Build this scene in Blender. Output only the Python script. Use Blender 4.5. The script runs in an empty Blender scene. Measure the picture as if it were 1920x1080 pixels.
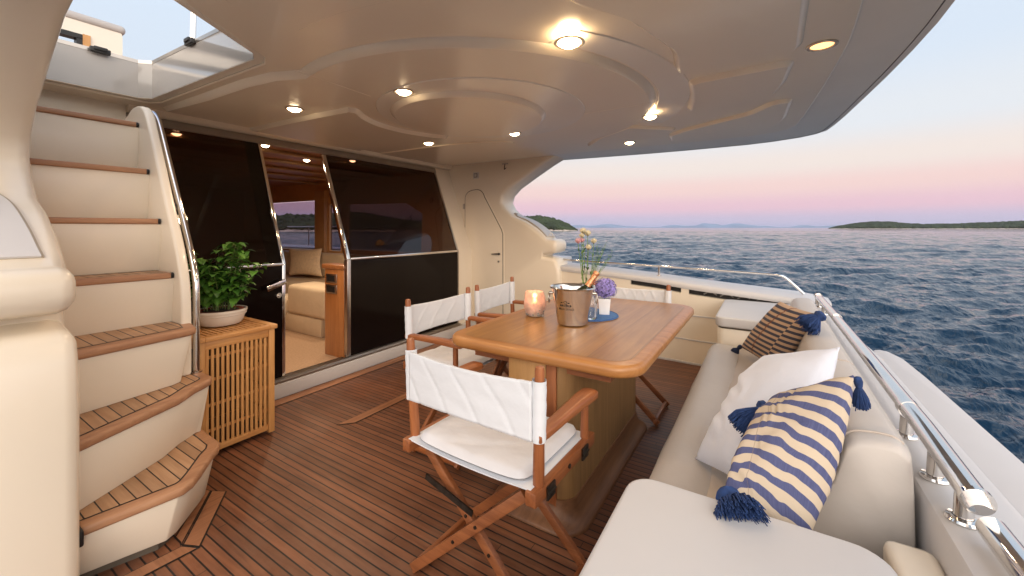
import bpy, bmesh, math, random
import numpy as np
from mathutils import Vector, Matrix, Quaternion
random.seed(7); np.random.seed(7)
R = math.radians
scene = bpy.context.scene

# ------------------------------------------------------------------ camera
H = 1.32; YAW = 32.0
cam_d = bpy.data.cameras.new("camera"); cam = bpy.data.objects.new("camera", cam_d)
scene.collection.objects.link(cam); scene.camera = cam
cam.location = (0, 0, H)
cam.rotation_euler = (R(90), 0, R(YAW))
cam_d.sensor_width = 36; cam_d.lens = 36 * 760 / 1920
cam_d.shift_y = -(540 - 427) / 1920.0
cam_d.clip_start = 0.02; cam_d.clip_end = 30000
# ------------------------------------------------------------------ world (dusk sky)
world = bpy.data.worlds.new("World"); scene.world = world; world.use_nodes = True
wn = world.node_tree; wn.nodes.clear()
def N(t, typ, **kw):
    n = t.nodes.new(typ)
    for k, v in kw.items(): setattr(n, k, v)
    return n
def s2l(c):
    return tuple(((x / 255) / 12.92 if x / 255 <= .04045 else ((x / 255 + .055) / 1.055) ** 2.4) for x in c) + (1,)
tc = N(wn, 'ShaderNodeTexCoord'); sep = N(wn, 'ShaderNodeSeparateXYZ')
wn.links.new(tc.outputs['Generated'], sep.inputs[0])
mr = N(wn, 'ShaderNodeMapRange'); mr.inputs[1].default_value = -0.1; mr.inputs[2].default_value = 0.9
wn.links.new(sep.outputs[2], mr.inputs[0])
ramp = N(wn, 'ShaderNodeValToRGB'); cr = ramp.color_ramp; cr.interpolation = 'EASE'
def stop(z, c):
    e = cr.elements.new((z + .1) / 1.0); e.color = s2l(c)
cr.elements[0].position = 0; cr.elements[0].color = s2l((70, 85, 110))
cr.elements[1].position = 1; cr.elements[1].color = s2l((130, 165, 215))
stop(-.005, (176, 178, 206)); stop(.018, (205, 186, 206)); stop(.045, (229, 190, 200)); stop(.085, (237, 206, 200))
stop(.13, (234, 221, 213)); stop(.20, (221, 225, 230)); stop(.32, (209, 221, 235)); stop(.45, (208, 223, 240)); stop(.7, (192, 212, 236))
wn.links.new(mr.outputs[0], ramp.inputs[0])
# afterglow on the sunset side, behind the photographer (port quarter)
GL = Vector((0.55, -0.83, 0.06)).normalized()
dot = N(wn, 'ShaderNodeVectorMath', operation='DOT_PRODUCT'); dot.inputs[1].default_value = GL
wn.links.new(tc.outputs['Generated'], dot.inputs[0])
gm = N(wn, 'ShaderNodeMapRange', interpolation_type='SMOOTHSTEP'); gm.inputs[1].default_value = -0.1; gm.inputs[2].default_value = 1.0
wn.links.new(dot.outputs['Value'], gm.inputs[0])
gmul = N(wn, 'ShaderNodeMath', operation='MULTIPLY'); gmul.inputs[1].default_value = 2.3
wn.links.new(gm.outputs[0], gmul.inputs[0])
gcol = N(wn, 'ShaderNodeMix', data_type='RGBA', blend_type='ADD'); gcol.inputs[0].default_value = 1
gs = N(wn, 'ShaderNodeVectorMath', operation='SCALE'); gs.inputs[0].default_value = (1.0, 0.86, 0.70)
wn.links.new(gmul.outputs[0], gs.inputs['Scale'])
wn.links.new(ramp.outputs[0], gcol.inputs[6]); wn.links.new(gs.outputs[0], gcol.inputs[7])
bg = N(wn, 'ShaderNodeBackground'); bg.inputs[1].default_value = 1.0
wo = N(wn, 'ShaderNodeOutputWorld')
wn.links.new(gcol.outputs[2], bg.inputs[0]); wn.links.new(bg.outputs[0], wo.inputs[0])
# weak afterglow sun, very soft
sl = bpy.data.lights.new("sun", 'SUN'); sl.energy = 0.5; sl.angle = R(25); sl.color = (1, .85, .7)
so = bpy.data.objects.new("sun", sl); scene.collection.objects.link(so)
so.rotation_euler = Vector((0.55, -0.83, 0.25)).to_track_quat('Z', 'Y').to_euler()
# exposure
scene.view_settings.view_transform = 'Standard'; scene.view_settings.look = 'None'
scene.view_settings.exposure = 0.19; scene.view_settings.gamma = 1
try:
    scene.cycles.max_bounces = 10; scene.cycles.transparent_max_bounces = 24
    scene.cycles.sample_clamp_indirect = 6; scene.cycles.use_denoising = True
except Exception: pass

# ------------------------------------------------------------------ helpers
def tag(o, label=None, cat=None, group=None, kind=None):
    if label: o['label'] = label
    if cat: o['category'] = cat
    if group: o['group'] = group
    if kind: o['kind'] = kind
    return o
def thing(name, label, cat, loc=(0, 0, 0), rz=0.0, group=None):
    o = bpy.data.objects.new(name, None); scene.collection.objects.link(o)
    o.location = loc; o.rotation_euler = (0, 0, rz); o.empty_display_size = .1
    return tag(o, label, cat, group)
class MB:
    def __init__(s): s.v = []; s.f = []; s.uv = {}
    def add(s, vs, fs):
        b = len(s.v); s.v += [tuple(v) for v in vs]; s.f += [tuple(b + i for i in f) for f in fs]; return b
    def box(s, x0, x1, y0, y1, z0, z1, M=None):
        vs = [Vector((x, y, z)) for x in (x0, x1) for y in (y0, y1) for z in (z0, z1)]
        if M is not None: vs = [M @ v for v in vs]
        s.add(vs, [(0, 1, 3, 2), (4, 6, 7, 5), (0, 4, 5, 1), (2, 3, 7, 6), (0, 2, 6, 4), (1, 5, 7, 3)]); return s
    def beam(s, a, b, w, t, up=(0, 0, 1)):
        a = Vector(a); b = Vector(b); d = (b - a).normalized(); u = Vector(up)
        if abs(d.dot(u)) > .98: u = Vector((0, 1, 0))
        sd = d.cross(u).normalized(); u = sd.cross(d)
        vs = [p + sd * i * w / 2 + u * j * t / 2 for p in (a, b) for i in (-1, 1) for j in (-1, 1)]
        s.add(vs, [(0, 1, 3, 2), (4, 6, 7, 5), (0, 4, 5, 1), (2, 3, 7, 6), (0, 2, 6, 4), (1, 5, 7, 3)]); return s
    def tube(s, pts, r, n=12, cap=True):
        pts = [Vector(p) for p in pts]; rs = r if isinstance(r, (list, tuple)) else [r] * len(pts)
        rings = []; prev = None
        for i, p in enumerate(pts):
            d = (pts[min(i + 1, len(pts) - 1)] - pts[max(i - 1, 0)]).normalized()
            if prev is None:
                u = Vector((0, 0, 1)) if abs(d.z) < .9 else Vector((1, 0, 0))
                u = d.cross(u).normalized()
            else: u = (prev - d * prev.dot(d)).normalized()
            prev = u; w = d.cross(u)
            rings.append([p + (u * math.cos(2 * math.pi * k / n) + w * math.sin(2 * math.pi * k / n)) * rs[i] for k in range(n)])
        b = len(s.v); s.v += [tuple(v) for r_ in rings for v in r_]
        for i in range(len(rings) - 1):
            for k in range(n):
                s.f.append((b + i * n + k, b + i * n + (k + 1) % n, b + (i + 1) * n + (k + 1) % n, b + (i + 1) * n + k))
        if cap:
            s.f.append(tuple(b + k for k in reversed(range(n)))); s.f.append(tuple(b + (len(rings) - 1) * n + k for k in range(n)))
        return s
    def lathe(s, prof, c=(0, 0, 0), n=32, M=None, wob=0):
        b = len(s.v); c = Vector(c)
        for (r, z) in prof:
            for k in range(n):
                a = 2 * math.pi * k / n
                p = Vector((max(r, 1e-4) * math.cos(a), max(r, 1e-4) * math.sin(a), z))
                if M is not None: p = M @ p
                s.v.append(tuple(p + c))
        for i in range(len(prof) - 1):
            for k in range(n):
                s.f.append((b + i * n + k, b + i * n + (k + 1) % n, b + (i + 1) * n + (k + 1) % n, b + (i + 1) * n + k))
        return s
    def prism(s, poly, axis, a, b):
        """poly list of 2d; axis 'y': (x,z) pts, extruded y a..b ; 'z': (x,y) ; 'x': (y,z)"""
        def mk(p, t):
            return {'y': (p[0], t, p[1]), 'z': (p[0], p[1], t), 'x': (t, p[0], p[1])}[axis]
        n = len(poly); vs = [mk(p, a) for p in poly] + [mk(p, b) for p in poly]
        fs = [tuple(range(n)), tuple(reversed(range(n, 2 * n)))] + [(i, i + n, (i + 1) % n + n, (i + 1) % n) for i in range(n)]
        s.add(vs, fs); return s
    def loft(s, secs, closed=True, caps=True):
        n = len(secs[0]); b = len(s.v)
        for q in secs: s.v += [tuple(v) for v in q]
        for i in range(len(secs) - 1):
            for k in range(n if closed else n - 1):
                s.f.append((b + i * n + k, b + i * n + (k + 1) % n, b + (i + 1) * n + (k + 1) % n, b + (i + 1) * n + k))
        if caps and closed:
            s.f.append(tuple(b + k for k in reversed(range(n)))); s.f.append(tuple(b + (len(secs) - 1) * n + k for k in range(n)))
        return s
def root_off(p):
    o = Vector((0, 0, 0)); q = p
    while q is not None: o += Vector(q.location); q = q.parent
    return o
def obj(name, mb, m, parent=None, world=True, smooth=True, bevel=0, seg=2, angle=35, sub=0, weld=False, solid=0, wnorm=False, flatz=False):
    """mesh object; world=True: vertices are given in world space"""
    me = bpy.data.meshes.new(name)
    vs = mb.v
    if parent is not None and world:
        o_ = root_off(parent); vs = [(v[0] - o_.x, v[1] - o_.y, v[2] - o_.z) for v in vs]
    me.from_pydata(vs, [], mb.f)
    bm = bmesh.new(); bm.from_mesh(me)
    if weld: bmesh.ops.remove_doubles(bm, verts=bm.verts, dist=1e-5)
    bmesh.ops.recalc_face_normals(bm, faces=bm.faces)
    if bevel:
        es = [e for e in bm.edges if len(e.link_faces) == 2 and e.calc_face_angle(0) > R(28)]
        bmesh.ops.bevel(bm, geom=es, offset=bevel, segments=seg, profile=.5, affect='EDGES', clamp_overlap=True)
    bm.to_mesh(me); bm.free()
    if smooth:
        me.shade_smooth(); me.set_sharp_from_angle(angle=R(angle))
        if flatz:
            for p in me.polygons:
                if abs(p.normal.z) > .995: p.use_smooth = False
    me.materials.append(m)
    o = bpy.data.objects.new(name, me); scene.collection.objects.link(o)
    if parent is not None: o.parent = parent
    if solid:
        k = o.modifiers.new('s', 'SOLIDIFY'); k.thickness = solid; k.offset = -1
    if wnorm:
        k = o.modifiers.new('wn', 'WEIGHTED_NORMAL'); k.keep_sharp = True; k.weight = 100; k.mode = 'FACE_AREA'
    if sub:
        k = o.modifiers.new('sub', 'SUBSURF'); k.levels = k.render_levels = sub
    return o
def struct(name, mb, m, **k):
    o = obj(name, mb, m, **k); o['kind'] = 'structure'; return o
def copy_tree(o, parent=None):
    c = o.copy(); scene.collection.objects.link(c); c.parent = parent
    for ch in list(o.children): copy_tree(ch, c)
    return c
def arc(cx, cy, r, a0, a1, n):
    return [(cx + r * math.cos(R(a0 + (a1 - a0) * i / (n - 1))), cy + r * math.sin(R(a0 + (a1 - a0) * i / (n - 1)))) for i in range(n)]
def rrect(x0, x1, y0, y1, r, n=6):
    p = []
    for cx, cy, a in ((x1 - r, y1 - r, 0), (x0 + r, y1 - r, 90), (x0 + r, y0 + r, 180), (x1 - r, y0 + r, 270)):
        p += arc(cx, cy, r, a, a + 90, n)
    return p
def catmull(P, n=8):
    P = [Vector(p) for p in P]; out = []
    for i in range(len(P) - 1):
        p0 = P[max(i - 1, 0)]; p1 = P[i]; p2 = P[i + 1]; p3 = P[min(i + 2, len(P) - 1)]
        for k in range(n):
            t = k / n
            out.append(.5 * ((2 * p1) + (-p0 + p2) * t + (2 * p0 - 5 * p1 + 4 * p2 - p3) * t * t + (-p0 + 3 * p1 - 3 * p2 + p3) * t ** 3))
    out.append(P[-1]); return out
def pixw(u, d, z=0):
    r = (u - 960) / 760 * d
    return (r * math.cos(R(YAW)) - d * math.sin(R(YAW)), r * math.sin(R(YAW)) + d * math.cos(R(YAW)), z)
# ------------------------------------------------------------------ materials
def mat(name, col, rough=.5, metal=0, noise=None, bump=None, coat=0, trans=0, ior=None, emit=None, sss=0, alpha=None, sheen=0):
    """noise=(scale, amount[,stretch]) colour variation; bump=(scale, strength, dist)"""
    m = bpy.data.materials.new(name); m.use_nodes = True; t = m.node_tree
    b = t.nodes['Principled BSDF']
    b.inputs['Base Color'].default_value = tuple(col) + (1,) if len(col) == 3 else col
    b.inputs['Roughness'].default_value = rough; b.inputs['Metallic'].default_value = metal
    b.inputs['Coat Weight'].default_value = coat; b.inputs['Coat Roughness'].default_value = .06
    b.inputs['Transmission Weight'].default_value = trans
    if sheen: b.inputs['Sheen Weight'].default_value = sheen
    if ior: b.inputs['IOR'].default_value = ior
    if sss:
        b.inputs['Subsurface Weight'].default_value = sss; b.inputs['Subsurface Scale'].default_value = .02
    if emit: b.inputs['Emission Color'].default_value = tuple(emit[0]) + (1,); b.inputs['Emission Strength'].default_value = emit[1]
    if not metal and not emit and not trans and rough > .3 and not coat:
        rn = N(t, 'ShaderNodeTexNoise'); rn.inputs['Scale'].default_value = 3.5; rn.inputs['Detail'].default_value = 6; rn.inputs['Roughness'].default_value = .7
        rt = N(t, 'ShaderNodeTexCoord'); t.links.new(rt.outputs['Object'], rn.inputs['Vector'])
        rm = N(t, 'ShaderNodeMapRange'); rm.inputs[1].default_value = .35; rm.inputs[2].default_value = .7; rm.inputs[3].default_value = rough * .92; rm.inputs[4].default_value = min(1, rough * 1.12)
        t.links.new(rn.outputs[0], rm.inputs[0]); t.links.new(rm.outputs[0], b.inputs['Roughness'])
    if noise:
        st = noise[2] if len(noise) > 2 else (1, 1, 1)
        mp = N(t, 'ShaderNodeMapping'); mp.inputs['Scale'].default_value = st
        tcn = N(t, 'ShaderNodeTexCoord'); t.links.new(tcn.outputs['Object'], mp.inputs[0])
        nz = N(t, 'ShaderNodeTexNoise'); nz.inputs['Scale'].default_value = noise[0]; nz.inputs['Detail'].default_value = 5
        t.links.new(mp.outputs[0], nz.inputs['Vector'])
        mr_ = N(t, 'ShaderNodeMapRange'); mr_.inputs[1].default_value = .3; mr_.inputs[2].default_value = .7
        mr_.inputs[3].default_value = 1 - noise[1]; mr_.inputs[4].default_value = 1 + noise[1]
        t.links.new(nz.outputs[0], mr_.inputs[0])
        mx = N(t, 'ShaderNodeVectorMath', operation='SCALE'); mx.inputs[0].default_value = col[:3]
        t.links.new(mr_.outputs[0], mx.inputs['Scale']); t.links.new(mx.outputs[0], b.inputs['Base Color'])
    if bump:
        nb = N(t, 'ShaderNodeTexNoise'); nb.inputs['Scale'].default_value = bump[0]; nb.inputs['Detail'].default_value = 4
        tcn2 = N(t, 'ShaderNodeTexCoord'); t.links.new(tcn2.outputs['Object'], nb.inputs['Vector'])
        bp = N(t, 'ShaderNodeBump'); bp.inputs['Strength'].default_value = bump[1]; bp.inputs['Distance'].default_value = bump[2]
        t.links.new(nb.outputs[0], bp.inputs['Height']); t.links.new(bp.outputs[0], b.inputs['Normal'])
    return m
def math_n(t, op, a, b=None, c=None):
    n = N(t, 'ShaderNodeMath', operation=op)
    for i, x in enumerate((a, b, c)):
        if x is None: continue
        if isinstance(x, (int, float)): n.inputs[i].default_value = x
        else: t.links.new(x, n.inputs[i])
    return n.outputs[0]
def wood(name, c1, c2, axis='x', scale=1., rough=.45, plank=None, coat=0, caulk=.0045, off=0, butt=False, var=.30):
    """grain runs along `axis` (object space); plank=(pitch) adds caulked planks across the other horizontal axis"""
    m = bpy.data.materials.new(name); m.use_nodes = True; t = m.node_tree; b = t.nodes['Principled BSDF']
    tcn = N(t, 'ShaderNodeTexCoord'); sp = N(t, 'ShaderNodeSeparateXYZ'); t.links.new(tcn.outputs['Object'], sp.inputs[0])
    ax = {'x': 0, 'y': 1, 'z': 2}[axis]; cross = 1 if axis == 'x' else 0
    mp = N(t, 'ShaderNodeMapping'); sc = [38 * scale] * 3; sc[ax] = 2.2 * scale; mp.inputs['Scale'].default_value = sc
    vec = tcn.outputs['Object']
    if plank:
        y = math_n(t, 'ADD', sp.outputs[cross], 10.0 + off)
        q = math_n(t, 'DIVIDE', y, plank); fl = math_n(t, 'FLOOR', q); fr = math_n(t, 'FRACT', q)
        wn_ = N(t, 'ShaderNodeTexWhiteNoise', noise_dimensions='1D'); t.links.new(fl, wn_.inputs['W'])
        cmb = N(t, 'ShaderNodeCombineXYZ'); t.links.new(math_n(t, 'MULTIPLY', wn_.outputs[0], 9), cmb.inputs[ax])
        t.links.new(math_n(t, 'MULTIPLY', wn_.outputs[0], 5), cmb.inputs[2 if ax != 2 else 1])
        av = N(t, 'ShaderNodeVectorMath', operation='ADD'); t.links.new(vec, av.inputs[0]); t.links.new(cmb.outputs[0], av.inputs[1]); vec = av.outputs[0]
    t.links.new(vec, mp.inputs[0])
    nz = N(t, 'ShaderNodeTexNoise'); nz.inputs['Scale'].default_value = 1; nz.inputs['Detail'].default_value = 6; nz.inputs['Roughness'].default_value = .65
    nz.inputs['Distortion'].default_value = .6
    t.links.new(mp.outputs[0], nz.inputs['Vector'])
    big = N(t, 'ShaderNodeTexNoise'); big.inputs['Scale'].default_value = 2.6; big.inputs['Detail'].default_value = 3
    t.links.new(tcn.outputs['Object'], big.inputs['Vector'])
    mr1 = N(t, 'ShaderNodeMapRange'); mr1.inputs[1].default_value = .36; mr1.inputs[2].default_value = .64
    f = math_n(t, 'ADD', math_n(t, 'MULTIPLY', nz.outputs[0], .65), math_n(t, 'MULTIPLY', big.outputs[0], .35))
    t.links.new(f, mr1.inputs[0])
    mx = N(t, 'ShaderNodeMix', data_type='RGBA'); mx.inputs[6].default_value = tuple(c1) + (1,); mx.inputs[7].default_value = tuple(c2) + (1,)
    t.links.new(mr1.outputs[0], mx.inputs[0]); colr = mx.outputs[2]
    hgt = nz.outputs[0]
    if plank:
        vs_ = N(t, 'ShaderNodeVectorMath', operation='SCALE'); t.links.new(colr, vs_.inputs[0])
        t.links.new(math_n(t, 'ADD', math_n(t, 'MULTIPLY', wn_.outputs[0], var), 1 - var / 2), vs_.inputs['Scale'])
        half = caulk / plank
        edge = math_n(t, 'LESS_THAN', fr, half)
        m2 = N(t, 'ShaderNodeMix', data_type='RGBA'); t.links.new(edge, m2.inputs[0]); t.links.new(vs_.outputs[0], m2.inputs[6])
        m2.inputs[7].default_value = (.012, .010, .010, 1); colr = m2.outputs[2]
        if butt:
            al = math_n(t, 'FRACT', math_n(t, 'DIVIDE', math_n(t, 'ADD', math_n(t, 'ADD', sp.outputs[ax], 20), math_n(t, 'MULTIPLY', wn_.outputs[0], 7.3)), 1.9))
            edge = math_n(t, 'MAXIMUM', edge, math_n(t, 'LESS_THAN', al, .0014))
            t.links.new(edge, m2.inputs[0])
            wr = N(t, 'ShaderNodeTexNoise'); wr.inputs['Scale'].default_value = 1.7; wr.inputs['Detail'].default_value = 7; wr.inputs['Roughness'].default_value = .7
            t.links.new(tcn.outputs['Object'], wr.inputs['Vector']); wm = N(t, 'ShaderNodeMapRange'); wm.inputs[1].default_value = .5; wm.inputs[2].default_value = .75; wm.inputs[4].default_value = .38
            t.links.new(wr.outputs[0], wm.inputs[0]); gx2 = N(t, 'ShaderNodeMix', data_type='RGBA'); t.links.new(wm.outputs[0], gx2.inputs[0]); t.links.new(vs_.outputs[0], gx2.inputs[6]); gx2.inputs[7].default_value = (.24, .15, .11, 1)
            t.links.new(gx2.outputs[2], m2.inputs[6])
        hgt = math_n(t, 'SUBTRACT', math_n(t, 'MULTIPLY', nz.outputs[0], .25), math_n(t, 'MULTIPLY', edge, 1.0))
    t.links.new(colr, b.inputs['Base Color'])
    b.inputs['Roughness'].default_value = rough; b.inputs['Coat Weight'].default_value = coat; b.inputs['Coat Roughness'].default_value = .25
    bp = N(t, 'ShaderNodeBump'); bp.inputs['Strength'].default_value = .35; bp.inputs['Distance'].default_value = .001
    t.links.new(hgt, bp.inputs['Height']); t.links.new(bp.outputs[0], b.inputs['Normal'])
    return m
M_gel = mat('gelcoat', (.85, .765, .635), .26, noise=(1.5, .03), coat=.25, bump=(1.1, .05, .02))
M_gelw = mat('gelcoat_white', (.59, .575, .575), .5, noise=(2, .03), coat=0)
M_ceil = mat('ceiling_gelcoat', (.90, .81, .67), .24, noise=(.9, .03), coat=.22)
M_rim = mat('rim_gelcoat', (.92, .86, .76), .2, noise=(2, .03), coat=.35, bump=(1.6, .05, .02))
M_groove = mat('groove', (.10, .08, .06), .6, noise=(9, .2))
M_black = mat('black_rubber', (.012, .011, .011), .45, noise=(20, .2))
M_chrome = mat('chrome', (.72, .70, .68), .09, 1, noise=(6, .05))
M_steel = mat('brushed_steel', (.50, .46, .42), .28, 1, noise=(9, .08))
M_taupe = mat('taupe_header', (.34, .285, .235), .3, .3, noise=(4, .1), coat=.3)
M_deck = wood('teak_deck', (.118, .042, .019), (.228, .088, .041), 'x', 1, .46, var=.42, plank=.0392, butt=True, caulk=.0062)
M_trim = wood('teak_trim', (.34, .165, .085), (.50, .27, .145), 'y', 1, .5)
M_trimx = wood('teak_trim_x', (.34, .165, .085), (.50, .27, .145), 'x', 1, .5)
M_tread = wood('teak_tread', (.36, .20, .105), (.52, .32, .185), 'x', 1, .55, plank=.047)
M_chairw = wood('chair_teak', (.20, .058, .017), (.37, .125, .04), 'y', 1.2, .42, coat=.15)
M_chairz = wood('chair_teak_upright', (.21, .06, .018), (.38, .13, .042), 'z', 1.2, .42, coat=.15)
M_chairx = wood('chair_teak_cross', (.18, .055, .018), (.34, .12, .042), 'x', 1.2, .45, coat=.1)
M_table = wood('table_teak', (.25, .105, .026), (.41, .205, .058), 'y', .6, .36, coat=.15, plank=.163, caulk=.0010, var=.07)
M_tabedge = wood('table_edge', (.32, .125, .032), (.46, .21, .065), 'x', .8, .38, coat=.2)
M_tabbody = wood('table_body', (.20, .105, .040), (.35, .195, .078), 'z', .6, .4, coat=.15)
M_tabdoor = wood('table_door', (.46, .235, .08), (.60, .34, .13), 'z', .6, .38, coat=.2)
M_plinth = wood('plinth_wood', (.13, .055, .024), (.24, .11, .048), 'y', .8, .45)
M_lat = wood('lattice_wood', (.50, .23, .07), (.68, .36, .13), 'z', 1.3, .5)
M_laty = wood('lattice_wood_y', (.48, .21, .065), (.66, .34, .12), 'y', 1.3, .5)
M_latx = wood('lattice_wood_x', (.46, .21, .07), (.64, .33, .12), 'x', 1.3, .5)
M_canvas = mat('white_canvas', (.67, .69, .73), .85, noise=(6, .03), bump=(26, .35, .006), sheen=.2)
M_seatc = mat('cushion_canvas', (.62, .62, .65), .85, noise=(5, .04), bump=(14, .35, .01), sheen=.2)
M_leather = mat('cream_vinyl', (.52, .475, .435), .5, noise=(3, .03), bump=(9, .25, .012), coat=.05)
M_leath2 = mat('beige_vinyl', (.47, .40, .34), .5, noise=(3, .04), bump=(12, .25, .008))
M_pilw = mat('white_linen', (.68, .71, .80), .8, noise=(5, .02), bump=(9, .5, .012), sheen=.2)
M_tass = mat('blue_thread', (.016, .045, .150), .85, noise=(60, .35))
M_tassd = mat('navy_thread', (.012, .022, .06), .8, noise=(60, .3))
M_walnut = wood('salon_wood', (.32, .11, .03), (.50, .21, .07), 'z', .8, .3, coat=.4)
M_walnuty = wood('salon_wood_y', (.24, .085, .028), (.40, .16, .055), 'y', .8, .3, coat=.4)
M_carpet = mat('salon_carpet', (.40, .27, .18), .95, noise=(60, .12), bump=(200, .5, .004))
M_sofa = mat('salon_sofa', (.66, .54, .40), .7, noise=(8, .05), bump=(20, .3, .01))
M_creamwall = mat('salon_lining', (.58, .31, .13), .6, noise=(6, .05))

# dark tinted glass: absorbs what is behind, mirrors what is in front
def glass_mat(name, tint, rough=.02, ior=1.5):
    m = bpy.data.materials.new(name); m.use_nodes = True; t = m.node_tree; t.nodes.clear()
    tr = N(t, 'ShaderNodeBsdfTransparent'); tr.inputs[0].default_value = tuple(tint) + (1,)
    gl = N(t, 'ShaderNodeBsdfGlossy'); gl.inputs['Roughness'].default_value = rough
    fr = N(t, 'ShaderNodeFresnel'); ge = N(t, 'ShaderNodeNewGeometry')
    t.links.new(math_n(t, 'ADD', math_n(t, 'MULTIPLY', ge.outputs['Backfacing'], 1 / ior - ior), ior), fr.inputs[0])
    mx = N(t, 'ShaderNodeMixShader'); ou = N(t, 'ShaderNodeOutputMaterial')
    t.links.new(fr.outputs[0], mx.inputs[0]); t.links.new(tr.outputs[0], mx.inputs[1]); t.links.new(gl.outputs[0], mx.inputs[2])
    t.links.new(mx.outputs[0], ou.inputs[0]); return m
M_glass = glass_mat('tinted_glass', (.30, .24, .22))
M_wglass = glass_mat('window_glass', (.75, .75, .78))
M_clear = glass_mat('clear_glass', (.93, .95, .96), .01, 1.45)
M_dpanel = mat('dark_panel', (.006, .0035, .003), .12, noise=(2, .15), ior=1.3)

# ================================================================== SEA, HILLS
SEA = -1.35
def wave_sheet():
    az = np.concatenate([np.linspace(-60, -4, 190), np.linspace(-3.9, 55, 590), np.linspace(55.5, 85, 60), np.linspace(88, 297, 60)])  # degrees from the view axis
    rr = [1.6]
    while rr[-1] < 420: rr.append(rr[-1] * 1.0056)
    while rr[-1] < 25000: rr.append(rr[-1] * 1.12)
    rr = np.array(rr); A, Rr = np.meshgrid(np.radians(az), rr)
    yaw = R(YAW)
    X = Rr * np.sin(A) * math.cos(yaw) - Rr * np.cos(A) * math.sin(yaw)
    Y = Rr * np.sin(A) * math.sin(yaw) + Rr * np.cos(A) * math.cos(yaw)
    Z = np.zeros_like(X); cell = Rr * .0056
    rng = np.random.RandomState(3); wd = math.radians(YAW + 90 - 6)
    ls = np.exp(np.linspace(math.log(.22), math.log(14), 150)); rng.shuffle(ls)
    for L in ls:
        th = wd + rng.normal(0, .5); k = 2 * math.pi / L; ph = rng.rand() * 6.28
        amp = .0068 * L ** .84 * (1 if L < 3.5 else .62)
        att = np.clip(L / (cell * 2.6) - .6, 0, 1)
        q = k * (X * math.cos(th) + Y * math.sin(th)) + ph
        Z += att * amp * (np.exp(np.sin(q) - 1) * 1.9 - .9)
    Z *= 1 + .28 * np.sin(X * .11 + 2 * np.sin(Y * .05)) * np.sin(Y * .09 + 1.5 * np.sin(X * .04))
    Z += .018 * np.sin(X * .05 + 1) * np.sin(Y * .043) * np.exp(-Rr / 900)
    n0, n1 = X.shape
    vs = np.stack([X, Y, Z + SEA], -1).reshape(-1, 3)
    i = np.arange((n0 - 1)); j = np.arange(n1)
    I, J = np.meshgrid(i, j, indexing='ij'); J2 = (J + 1) % n1
    fs = np.stack([I * n1 + J, I * n1 + J2, (I + 1) * n1 + J2, (I + 1) * n1 + J], -1).reshape(-1, 4)
    me = bpy.data.meshes.new('sea'); me.vertices.add(len(vs)); me.vertices.foreach_set('co', vs.ravel())
    me.loops.add(fs.size); me.loops.foreach_set('vertex_index', fs.ravel().astype(np.int32))
    me.polygons.add(len(fs)); me.polygons.foreach_set('loop_start', np.arange(0, fs.size, 4, dtype=np.int32))
    me.polygons.foreach_set('loop_total', np.full(len(fs), 4, dtype=np.int32))
    me.update(calc_edges=True); me.validate(); me.shade_smooth()
    # make the normals point up
    if me.polygons[0].normal.z < 0: me.flip_normals()
    m = bpy.data.materials.new('sea_water'); m.use_nodes = True; t = m.node_tree; b = t.nodes['Principled BSDF']
    b.inputs['Base Color'].default_value = (.006, .025, .050, 1); b.inputs['Roughness'].default_value = .07; b.inputs['IOR'].default_value = 1.34
    tcn = N(t, 'ShaderNodeTexCoord'); mp = N(t, 'ShaderNodeMapping'); mp.inputs['Rotation'].default_value = (0, 0, -(wd)); mp.inputs['Scale'].default_value = (1.0, .34, 1)
    t.links.new(tcn.outputs['Object'], mp.inputs[0])
    prev = None
    for sc, st, ds in ((.55, 1, .38), (1.7, 1, .17), (5.5, 1, .045)):
        nz = N(t, 'ShaderNodeTexNoise'); nz.inputs['Scale'].default_value = sc; nz.inputs['Detail'].default_value = 4; nz.inputs['Roughness'].default_value = .6
        nz.inputs['Distortion'].default_value = .5
        t.links.new(mp.outputs[0], nz.inputs['Vector'])
        bp = N(t, 'ShaderNodeBump'); bp.inputs['Strength'].default_value = st; bp.inputs['Distance'].default_value = ds
        t.links.new(nz.outputs[0], bp.inputs['Height'])
        if prev is not None: t.links.new(prev, bp.inputs['Normal'])
        prev = bp.outputs[0]
    t.links.new(prev, b.inputs['Normal'])
    me.materials.append(m)
    o = bpy.data.objects.new('sea', me); scene.collection.objects.link(o); tag(o, kind='structure'); return o
wave_sheet()

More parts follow.
